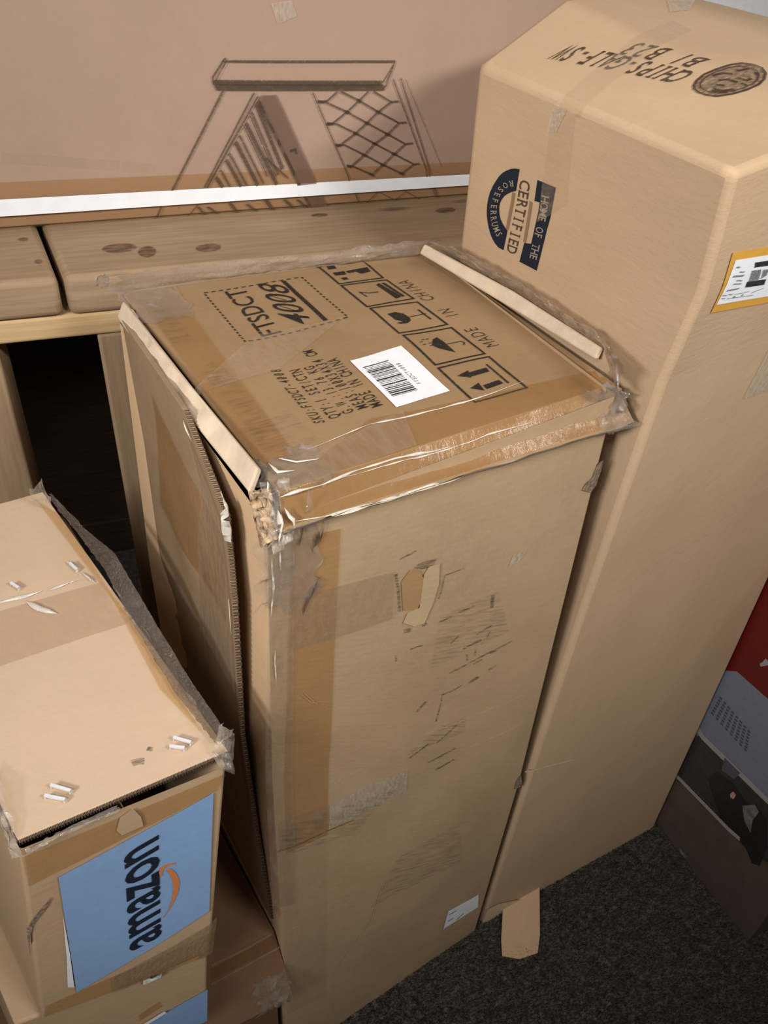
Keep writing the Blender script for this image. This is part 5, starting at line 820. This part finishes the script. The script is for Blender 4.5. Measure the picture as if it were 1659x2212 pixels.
def lump(B, c, r, seed, n=9, amp=0.55, sq=(1, 1, 1)):
    def fn(a, b):
        th, ph = a*6.2832, (b-0.5)*3.1416
        d = Vector((math.cos(th)*math.cos(ph), math.sin(th)*math.cos(ph), math.sin(ph)))
        k = r*(1+amp*(noise.noise(d*2.2+Vector((seed, seed, 0)))+0.6*noise.noise(d*5.0+Vector((0, seed, 0)))))
        return (c[0]+d[0]*k*sq[0], c[1]+d[1]*k*sq[1], c[2]+d[2]*k*sq[2])
    B.grid(fn, n*2, n)

# ---------------------------------------------------------------- crate, carton and strap at the back
U, NV, P0 = Vector([0.97278,-0.23175,0.0]), Vector([-0.23175,-0.97278,0.0]), Vector([0,0.386,0.96])
UP = Vector((0, 0, 1))
def K(u, o, z): p = P0+U*u+NV*o; return Vector((p.x, p.y, z))
def hexa(B, lo, hi):
    """eight corners: lo ring (4) and hi ring (4)"""
    P = lo+hi
    for q in ((3, 2, 1, 0), (4, 5, 6, 7), (0, 1, 5, 4), (1, 2, 6, 5), (2, 3, 7, 6), (3, 0, 4, 7)):
        k = len(B.v); pts = [Vector(P[i]) for i in q]; a, b = (pts[1]-pts[0]).length, (pts[3]-pts[0]).length
        B.v += pts; h = (k*.21, k*.13)
        B.u += [h, (h[0]+a, h[1]), (h[0]+a, h[1]+b), (h[0], h[1]+b)] if a >= b else [h, (h[0], h[1]+a), (h[0]+b, h[1]+a), (h[0]+b, h[1])]
        B.f.append([k, k+1, k+2, k+3])
def beam(name, u0, u1, o0, o1, z0, z1, mat, bev=0.004, sk0=0.0, sk1=0.0):
    B = MB(); r = lambda z: [K(u0, o1, z), K(u1, o1, z), K(u1+sk1, o0, z), K(u0+sk0, o0, z)]
    hexa(B, r(z0), r(z1)); return B.build(name, mat, 'crate', bevel=bev)
thing('crate', 'wooden_crate', K(-0.15, -0.1, 0), 'rough pine crate frame under the big carton, with knotty top planks and dark gaps', 'crate')
beam('plank', -0.72, -0.155, -0.03, 0.125, 0.917, 0.960, 'pine', 0.007, 0, -0.020)
beam('plank', -0.149, 0.44, -0.03, 0.124, 0.916, 0.960, 'pine', 0.007, -0.020, 0)
beam('rail', -0.72, 0.44, 0.015, 0.119, 0.888, 0.9155, 'pine_light', 0.004)
beam('post', -0.325, -0.229, 0.022, 0.112, 0, 0.8875, 'pine', 0.004)
beam('post', -0.127, -0.035, 0.030, 0.116, 0, 0.8875, 'pine', 0.004)
beam('post', 0.34, 0.43, 0.030, 0.116, 0, 0.8875, 'pine', 0.004)
beam('post', -0.72, -0.63, 0.030, 0.116, 0, 0.8875, 'pine', 0.004)
for k in range(3): beam('plank', -0.72, 0.44, -0.225-0.195*k, -0.035-0.195*k, 0.925, 0.960, 'pine', 0.003)
beam('back_panel', -0.72, 0.44, -0.615, -0.600, 0.0, 0.924, 'pine_gap_shade', 0.002)  # near-black colour paints the gap's shade on the inner boards
beam('bottom_rail', -0.72, 0.44, -0.598, -0.50, 0.0, 0.09, 'pine_gap_shade', 0.003)
for u0 in (-0.72, 0.35): beam('side_rail', u0, u0+0.09, -0.598, 0.02, 0.83, 0.9245, 'pine_gap_shade', 0.003)
thing('carton', 'large_carton', K(-0.15, -0.28, 0.962), 'huge pinkish brown carton at the back with a dark line drawing and a white strap', 'box')
B = MB(); F = FC['k_front']; B.face(F, 60, 44)
c0, c1 = [F.r[0][0], F.r[-1][0]], [F.r[0][-1], F.r[-1][-1]]
dp = -NV*0.55
B.grid(lambda a, b: tuple(Vector(F.base(1.0, b))+dp*a), 4, 44, lambda a, b: (a*.55, b)); B.grid(lambda a, b: tuple(Vector(F.base(0.0, b))+dp*(1-a)), 4, 44, lambda a, b: (a*.55, b))
B.grid(lambda a, b: tuple(Vector(F.base(a, 1.0))+dp*b), 60, 4, lambda a, b: (a*1.2, b*.55)); B.grid(lambda a, b: tuple(Vector(F.base(a, 0.0))+dp*b), 60, 4, lambda a, b: (a*1.2, b*.55))
B.grid(lambda a, b: tuple(Vector(F.base(1-a, b))+dp), 60, 44, lambda a, b: (a*1.2, b))
B.build('body', 'kraft_pink', 'carton', bevel=0.004)
# plastic strap pulled round the carton
B = MB(); zs = lambda u: 0.9835-(u+0.2)*0.0012
def strap(a, b):
    u = -0.752+a*1.204; z = 0.9876+(0.5-b)*(0.0178-0.009*max(0, u+0.2))-(u+0.2)*0.007
    p = K(u, 0.0095, z); return (p.x, p.y, p.z)
B.grid(strap, 60, 3, lambda a, b: (a*1.2, b*.02))
B.grid(lambda a, b: tuple(Vector(strap(a, b))-NV*0.0012), 60, 3, lambda a, b: (a*1.2, b*.02), True)
for e in (0, 1):
    B.grid(lambda a, b: tuple(Vector(strap(e, b))-NV*0.56*a), 6, 3, lambda a, b: (a*.6, b*.02))
B.build('plastic_strap', 'strap_white', 'carton', label='white plastic strap')
thing('white_panel', 'white_carton', (0.95, 0.62, 0), 'white carton behind the round emblem box, a sliver at the top right corner', 'box')
plain('white_board', (0.74, 0.75, 0.78), 0.5, 0.3, 0.04)
B = MB(); B.box((0.62, 0.42, 0), (0.7, 0.0, 0), (0, 0.35, 0), (0, 0, 1.55)); B.build('body', 'white_board', 'white_panel', bevel=0.004)
B = MB(); B.box((0.62, 0.419, 1.30), (0.7, 0.0, 0), (0, 0.0006, 0), (0, 0, 0.05)); B.build('packing_tape', 'paper_white', 'white_panel')


# ---------------------------------------------------------------- boxes
def carton_body(key, faces, mat, nu=24, nv=40, bevel=0.003, name='body', th=0):
    B = MB()
    for f in faces: B.face(FC[f], nu, nv)
    return B.build(name, mat, key, bevel=bevel)
def board(key, name, f, mat, nu, nv, off, th, label=None, bevel=0.0008):
    B = MB(); B.slab(FC[f], nu, nv, off, th); return B.build(name, mat, key, bevel=bevel, label=label)
def flute_edge(key, name, path, across, mat='flute_dark', n=60):
    """open corrugation seen on a cut board edge: two liners and a zigzag between"""
    B = MB()
    def pt(f):
        x = f*(len(path)-1); i = min(int(x), len(path)-2); return Vector(path[i]).lerp(Vector(path[i+1]), x-i)
    for k in range(n):
        a, b = pt(k/n), pt((k+0.55)/n); ac = Vector(across); out = Vector((0, 0, 0))
        d = (b-a); lean = d*(1 if k % 2 else -1)*0.35
        B.v += [a, b, b+ac+lean, a+ac+lean]; q = len(B.v)-4; B.u += [(k*.01, 0), (k*.01+.005, 0), (k*.01+.005, .01), (k*.01, .01)]; B.f.append([q, q+1, q+2, q+3])
    return B.build(name, mat, key, smooth=False, weld=False)
def films(key, name, items, mat='film_crumple', label=None):
    B = MB()
    for it in items: it(B)
    return B.build(name, mat, key, weld=False, label=label)
# ----- middle box
thing('centre_box', 'cardboard_box', (0, 0, 0), 'battered upright brown box in the middle, lid taped all round and printed with handling symbols', 'box')
carton_body('centre_box', ['c_front', 'c_right', 'c_back'], 'kraft_old')
B = MB(); B.face(FC['c_left'], 12, 40); B.build('inner_wall', 'kraft_inner', 'centre_box', label='clean inner wall bared beside the peeled panel')
board('centre_box', 'peeled_panel', 'c_panel', 'kraft_panel_shaded', 24, 60, 0.0, 0.0045, 'scuffed outer panel peeling away along its front edge')
F = FC['c_panel']
flute_edge('centre_box', 'corrugated_edge', [F.at(1.0, k/40) for k in range(41)], Vector(F.normal(1, .5))*(-0.0045)+Vector((0, -0.0012, 0)), n=260)
B = MB(); B.slab(FC['c_top'], 30, 30, 0.0, 0.004); B.face(FC['c_skirt'], 30, 8); B.build('lid', 'kraft_lid', 'centre_box', bevel=0.0015)
B = MB(); Fs = FC['c_skirt']
def lip(a, b):
    p = Vector(Fs.at(a, 0.0)); w_ = 0.0035*noise.noise(Vector((a*9, 2, 0)))
    return tuple(p+Vector((0, 0.010*b-0.001, -0.007*math.sin(b*2.6)+w_*(1-b))))
B.grid(lip, 40, 4, lambda a, b: (a*.33, b*.01)); B.build('lid_lip', 'kraft_cream', 'centre_box', label='pale torn lower lip of the lid')
board('centre_box', 'rim', 'c_rimleft', 'kraft_cream', 30, 5, 0.002, 0.006, 'pale bare edge of the lid, left side', 0.002)
board('centre_box', 'rim', 'c_rimright', 'kraft_cream', 30, 4, 0.001, 0.006, 'pale bare edge of the lid, right side', 0.002)
films('centre_box', 'packing_film', [lambda B: crumple(B, FC['c_filmright'], 60, 8, 0.0035, 70, 1.3, 0.001, 0.25)], 'film_grey', label='crumpled film along the right rim')
films('centre_box', 'packing_film', [lambda B: crumple(B, FC['c_filmback'], 60, 8, 0.004, 60, 4.3, 0.001, 0.25)], 'film_grey', label='crumpled film along the back rim')
tl_, tr_ = FC['c_top'].at(0, 0), FC['c_top'].at(1, 0)
bl_, br_ = FC['c_top'].at(0, 1), FC['c_top'].at(1, 1)
films('centre_box', 'packing_film', [lambda B: crumple(B, FC['c_tear'], 18, 22, 0.005, 110, 7.7, 0.003, 0.1, 0.35, 1.5, -0.35, 1.5),
    lambda B: crumple(B, FC['c_front'], 14, 14, 0.002, 120, 2.7, 0.0015, 0.2, -0.02, 0.13, 0.86, 0.99),
    lambda B: crumple(B, FC['c_top'], 16, 14, 0.0025, 90, 5.7, 0.001, 0.2, -0.02, 0.14, -0.02, 0.12)], label='shiny wad of film on the near corner')
films('centre_box', 'packing_film', [lambda B: crumple(B, FC['c_skirt'], 14, 10, 0.004, 90, 3.7, 0.001, 0.2, 0.88, 0.985, -0.1, 1.05),
    lambda B: lump(B, (tr_[0]-0.012, tr_[1]-0.012, tr_[2]-0.004), 0.009, 2.0, amp=0.8, sq=(1.0, 1.4, 1.0))], 'film_crumple', 'crumpled film on the right front corner')
films('centre_box', 'packing_film', [lambda B: crumple(B, FC['c_top'], 14, 14, 0.003, 80, 9.1, 0.001, 0.2, -0.02, 0.14, 0.80, 1.03),
    lambda B: lump(B, (bl_[0]-0.012, bl_[1]+0.012, bl_[2]+0.008), 0.0055, 5.0, amp=0.5)], label='film bunched on the far left corner')
films('centre_box', 'torn_fringe', [lambda B: crumple(B, FC['c_tear'], 16, 26, 0.008, 150, 0.7, 0.001, 0.1, -0.15, 0.75, 0.0, 1.05)], 'torn_tan', 'frayed cardboard at the near corner')
# ----- right box
thing('right_box', 'cardboard_box', (0.35, 0, 0), 'tallest clean brown box at the right, with dark round emblem and orange edged label', 'box')
carton_body('right_box', ['r_logo', 'r_right', 'r_far', 'r_rear', 'r_top'], 'kraft_fresh', 42, 42, 0.010)
board('right_box', 'bottom_flap', 'r_tab', 'kraft', 10, 8, 0.003, 0.003, 'torn cardboard flap sticking out onto the carpet')
# ----- boxes at the left
thing('low_box', 'cardboard_box', (-0.37, 0.03, 0), 'low dark brown box on the floor under the stacked boxes, creased lid edge showing', 'box')
carton_body('low_box', ['d_front', 'd_right', 'd_rear', 'd_left'], 'kraft_dark')
B = MB(); B.slab(FC['d_top'], 16, 16, 0.0, 0.003); B.face(FC['d_skirt'], 20, 8); B.build('lid', 'kraft_dark', 'low_box', bevel=0.002)
qd = FC['d_skirt'].at(1, 0)
films('low_box', 'packing_film', [lambda B: crumple(B, FC['d_skirt'], 16, 14, 0.006, 80, 2.2, 0.002, 0.2, 0.90, 0.985, -0.05, 0.45)], label='film wad on the lid corner')
thing('lower_label_box', 'cardboard_box', (-0.35, 0.0, 0.348), 'brown box under the stapled box, only the top of its blue label showing', 'box')
carton_body('lower_label_box', ['b_front', 'b_right', 'b_rear', 'b_left', 'b_top'], 'kraft', 16, 20)
thing('label_box', 'cardboard_box', (-0.33, 0.0, 0.52), 'stapled brown box at the left with a whole pale blue label on its front', 'box')
carton_body('label_box', ['a_front', 'a_right', 'a_rear', 'a_left'], 'kraft', 20, 24)
board('label_box', 'top_flap', 'a_top', 'kraft_light', 30, 40, 0.0, 0.005, 'pale top flap held by staples')
F = FC['a_top']
flute_edge('label_box', 'corrugated_edge', [F.at(k/30, -0.004, 0.002) for k in range(31)], Vector((0, -0.0005, -0.006)), n=150)
films('label_box', 'packing_film', [lambda B: crumple(B, FC['a_edge'], 150, 8, 0.0022, 130, 3.3, 0.0005, 0.2)], 'film_edge', 'crumpled film along the right edge')
films('label_box', 'packing_film', [lambda B: crumple(B, FC['a_curl'], 12, 10, 0.005, 70, 6.3, 0.001, 0.1), lambda B: crumple(B, FC['a_curl2'], 10, 8, 0.005, 70, 8.3, 0.001, 0.15)], 'film_crumple', 'curled film on the right corner')
films('label_box', 'packing_film', [lambda B: crumple(B, FC['a_leftfilm'], 10, 14, 0.004, 90, 1.9, 0.001, 0.2)], 'film_crumple', 'shiny film on the left corner')
films('label_box', 'packing_film', [lambda B: crumple(B, FC['a_fold'], 30, 5, 0.003, 120, 2.9, 0.001, 0.25)], 'film_crumple', 'lifted tape edge under the top flap')
films('label_box', 'packing_film', [lambda B: crumple(B, FC['a_far'], 10, 8, 0.003, 70, 5.9, 0.001, 0.2)], 'film_crumple', 'film on the far right corner')
# ----- printed retail box
thing('print_box', 'retail_box', (0.69, -0.1, 0), 'dark printed retail box at the lower right, red, grey and photo bands on its side', 'box')
carton_body('print_box', ['p_side', 'p_front', 'p_far', 'p_rear', 'p_top'], 'print_brown', 10, 16, 0.003)


# ---------------------------------------------------------------- prints, labels and tape
OWNER = dict(c='centre_box', r='right_box', a='label_box', b='lower_label_box', d='low_box', p='print_box', k='carton', w='crate')
_tc = {}
def glyphs(s, bold):
    cu = bpy.data.curves.new('t', 'FONT'); cu.body = s; cu.size = 1.0; cu.offset = bold; cu.resolution_u = 3
    o = bpy.data.objects.new('t', cu); me = o.to_mesh()
    vs = [(v.co.x, v.co.y) for v in me.vertices]; fs = [tuple(p.vertices) for p in me.polygons]
    o.to_mesh_clear(); bpy.data.objects.remove(o); bpy.data.curves.remove(cu)
    return vs, fs
def text_mesh(s, bold, style):
    if style in ('xheight', 'sans'):
        vs, fs = glyphs(s, bold); x0, x1 = min(v[0] for v in vs), max(v[0] for v in vs)
        return [((x-x0)/(x1-x0), y/(0.54 if style == 'xheight' else 0.69)) for x, y in vs], fs
    vs, fs, n = [], [], len(s)                           # evenly spaced lettering, as stencils and line printers set it
    for k, ch in enumerate(s):
        if ch == ' ': continue
        if (ch, bold) not in _tc: _tc[(ch, bold)] = glyphs(ch, bold)
        g, gf = _tc[(ch, bold)]; x0, x1 = min(v[0] for v in g), max(v[0] for v in g)
        wd = min(0.86, (x1-x0)/0.62*0.80) if style == 'mono' else min(1.0, (x1-x0)/0.62*0.98); c = (k+0.5)/n; q = len(vs)
        vs += [(c+((x-x0)/(x1-x0)-0.5)*wd/n, y/0.69) for x, y in g]; fs += [tuple(q+i for i in f) for f in gf]
        if ch == '0' and style == 'mono':                # slashed zero
            q = len(vs); a, b, h = c-0.20/n, c+0.20/n, 0.05/n
            vs += [(a-h, 0.22), (a+h, 0.18), (b+h, 0.80), (b-h, 0.84)]; fs.append((q, q+1, q+2, q+3))
        if style == 'slab':
            l, r = c-wd*0.5/n, c+wd*0.5/n; e = 0.10/n
            if ch in 'ITY': bars = [(c-0.24/n, c+0.24/n, (0.0, 0.93) if ch == 'I' else (0.0,))]
            elif ch in 'HNMK': bars = [(l-e, l+2.2*e, (0.0, 0.93)), (r-2.2*e, r+e, (0.0, 0.93))]
            elif ch in 'EFRDBPL': bars = [(l-e, l+2.4*e, (0.0, 0.93))]
            elif ch == 'A': bars = [(l-e, l+2*e, (0.0,)), (r-2*e, r+e, (0.0,))]
            else: bars = []
            for a, b, ys in bars:
                for y in ys: q = len(vs); vs += [(a, y), (b, y), (b, y+0.07), (a, y+0.07)]; fs.append((q, q+1, q+2, q+3))
    return vs, fs
def to_face(B, F, off, pts2, faces):
    k = len(B.v); B.v += [tuple(F.at(s, t, off)) for s, t in pts2]; B.u += [(s*F.w, t*F.h) for s, t in pts2]
    B.f += [[k+i for i in f] for f in faces]
def poly2(F, st, cell=0.014):
    from mathutils.geometry import tessellate_polygon
    P = [Vector((s*F.w, t*F.h, 0)) for s, t in st]; bm = bmesh.new(); vs = [bm.verts.new(p) for p in P]
    for tri in tessellate_polygon([P]):
        try: bm.faces.new([vs[i] for i in tri])
        except ValueError: pass
    for _ in range(5):
        e = [e for e in bm.edges if e.calc_length() > cell]
        if not e: break
        bmesh.ops.subdivide_edges(bm, edges=e, cuts=1); bmesh.ops.triangulate(bm, faces=bm.faces)
    bm.verts.index_update()
    r = [(v.co.x/F.w, v.co.y/F.h) for v in bm.verts], [[v.index for v in f.verts] for f in bm.faces]; bm.free(); return r
def line2(F, st, w, step=0.012):
    P = [Vector((s*F.w, t*F.h)) for s, t in st]; Q = []
    for a, b in zip(P, P[1:]):
        n = max(1, int((b-a).length/step))
        Q += [a.lerp(b, k/n) for k in range(n)]
    Q.append(P[-1]); L = []; closed = (P[0]-P[-1]).length < 1e-5
    for i, p in enumerate(Q):
        d0 = (p-Q[i-1]) if i else (Q[-1]-Q[-2] if closed else Q[1]-p); d1 = (Q[i+1]-p) if i < len(Q)-1 else (Q[1]-Q[0] if closed else p-Q[i-1])
        d0.normalize(); d1.normalize(); d = d0+d1
        if d.length < 1e-4: d = d1
        d.normalize(); n = Vector((-d.y, d.x)); c = max(0.5, abs(n.dot(Vector((-d1.y, d1.x)))))
        L += [p+n*(w/2/c), p-n*(w/2/c)]
    return [(v.x/F.w, v.y/F.h) for v in L], [[2*i, 2*i+1, 2*i+3, 2*i+2] for i in range(len(Q)-1)]
GR = {}
for d in DEC:
    kind, name, par, f, mat, off = d[:6]; key = (OWNER[f[0]], name, par)
    mb = GR.setdefault(key, {}).setdefault(mat, MB()); F = FC[f]
    if kind == 'quad':
        a, b, c, e = d[6]; nu, nv = d[7], d[8]
        mb.grid(lambda x, y: tuple(F.at(*V2(a, b, c, e, x, y), off)), nu, nv, lambda x, y: (lambda q: (q[0]*F.w, q[1]*F.h))(V2(a, b, c, e, x, y)))
    elif kind == 'poly': to_face(mb, F, off, *poly2(F, d[6]))
    elif kind == 'line': to_face(mb, F, off, *line2(F, d[7], d[6]))
    elif kind == 'ridge':
        L, _ = line2(F, d[7], 1.0, 0.004); n = len(L)//2
        def rf(x, y):
            i = min(int(round(x*(n-1))), n-1); l, r = L[2*i], L[2*i+1]; c = Vector(((l[0]+r[0])*0.5*F.w, (l[1]+r[1])*0.5*F.h)); e = Vector((l[0]*F.w, l[1]*F.h))-c; e.normalize()
            ww = d[6]*0.5*max(0.15, 0.75+0.9*noise.noise(Vector((i*0.35, d[6]*900, 1.7))))*min(1, 4*x, 4*(1-x)) ; a = math.pi*y
            q = c+e*(math.cos(a)*ww+0.0012*noise.noise(Vector((i*0.2, 5.5, 0)))); return tuple(F.at(q.x/F.w, q.y/F.h, off+math.sin(a)*ww*0.8))
        mb.grid(rf, n-1, 5, lambda x, y: (x*0.2, y*0.01))
    elif kind == 'text':
        vs, fs = text_mesh(d[6], d[10], d[11]); o, ex, ey = d[7], d[8], d[9]
        to_face(mb, F, off, [(o[0]+ex[0]*x+ey[0]*y, o[1]+ex[1]*x+ey[1]*y) for x, y in vs], fs)
    elif kind == 'staple':
        p, q = Vector(F.at(*d[6][0], 0.004)), Vector(F.at(*d[6][1], 0.004)); u = q-p; n = Vector(F.normal(*d[6][0])); s = u.cross(n).normalized()*0.0022
        for z0, a_, b_ in ((0.0004, 0.0, 1.0), (-0.002, 0.0, 0.06), (-0.002, 0.94, 1.0)):
            mb.box(p+u*a_-s*0.5+n*z0, u*(b_-a_), s, n*(0.0016 if z0 > 0 else 0.003))
for (own, name, par), mats in GR.items():
    nm = name.split('#')[0]; pk = own if par == own else (own, par); first = True
    for m, B in mats.items():                               # one mesh; further inks become material slots
        if first: o = B.build(nm, m, pk, weld=False, smooth=True, key=(own, name)); first = False
        else:
            me = o.data; base = ROOT[pk][1] if pk in ROOT else Vector((0, 0, 0)); k0 = len(me.vertices)
            bm = bmesh.new(); bm.from_mesh(me); uvl = bm.loops.layers.uv.verify(); vs = [bm.verts.new(Vector(v)-base) for v in B.v]
            for fc in B.f:
                try: nf = bm.faces.new([vs[i] for i in fc])
                except ValueError: continue
                nf.material_index = len(me.materials)
                for lp, i in zip(nf.loops, fc): lp[uvl].uv = B.u[i]
            bm.to_mesh(me); bm.free(); me.materials.append(MATS[m])
for k, t_ in {('centre_box', 'barcode_label'): 'white barcode label', ('right_box', 'orange_label'): 'white address label with an orange border', ('centre_box', 'white_sticker'): 'small white sticker low on the front', ('label_box', 'blue_label'): 'pale blue rectangular label', ('lower_label_box', 'blue_label'): 'upper part of a pale blue label'}.items():
    ROOT[k][0]['label'] = t_

for o in col.objects:
    if o.name.split('.')[0] in ('abrasion', 'crease', 'edge_tear', 'dirt_mark', 'scuff', 'dashed_frame_print', 'emblem_lettering', 'origin_print', 'tape_fold'): o['kind'] = 'stuff'
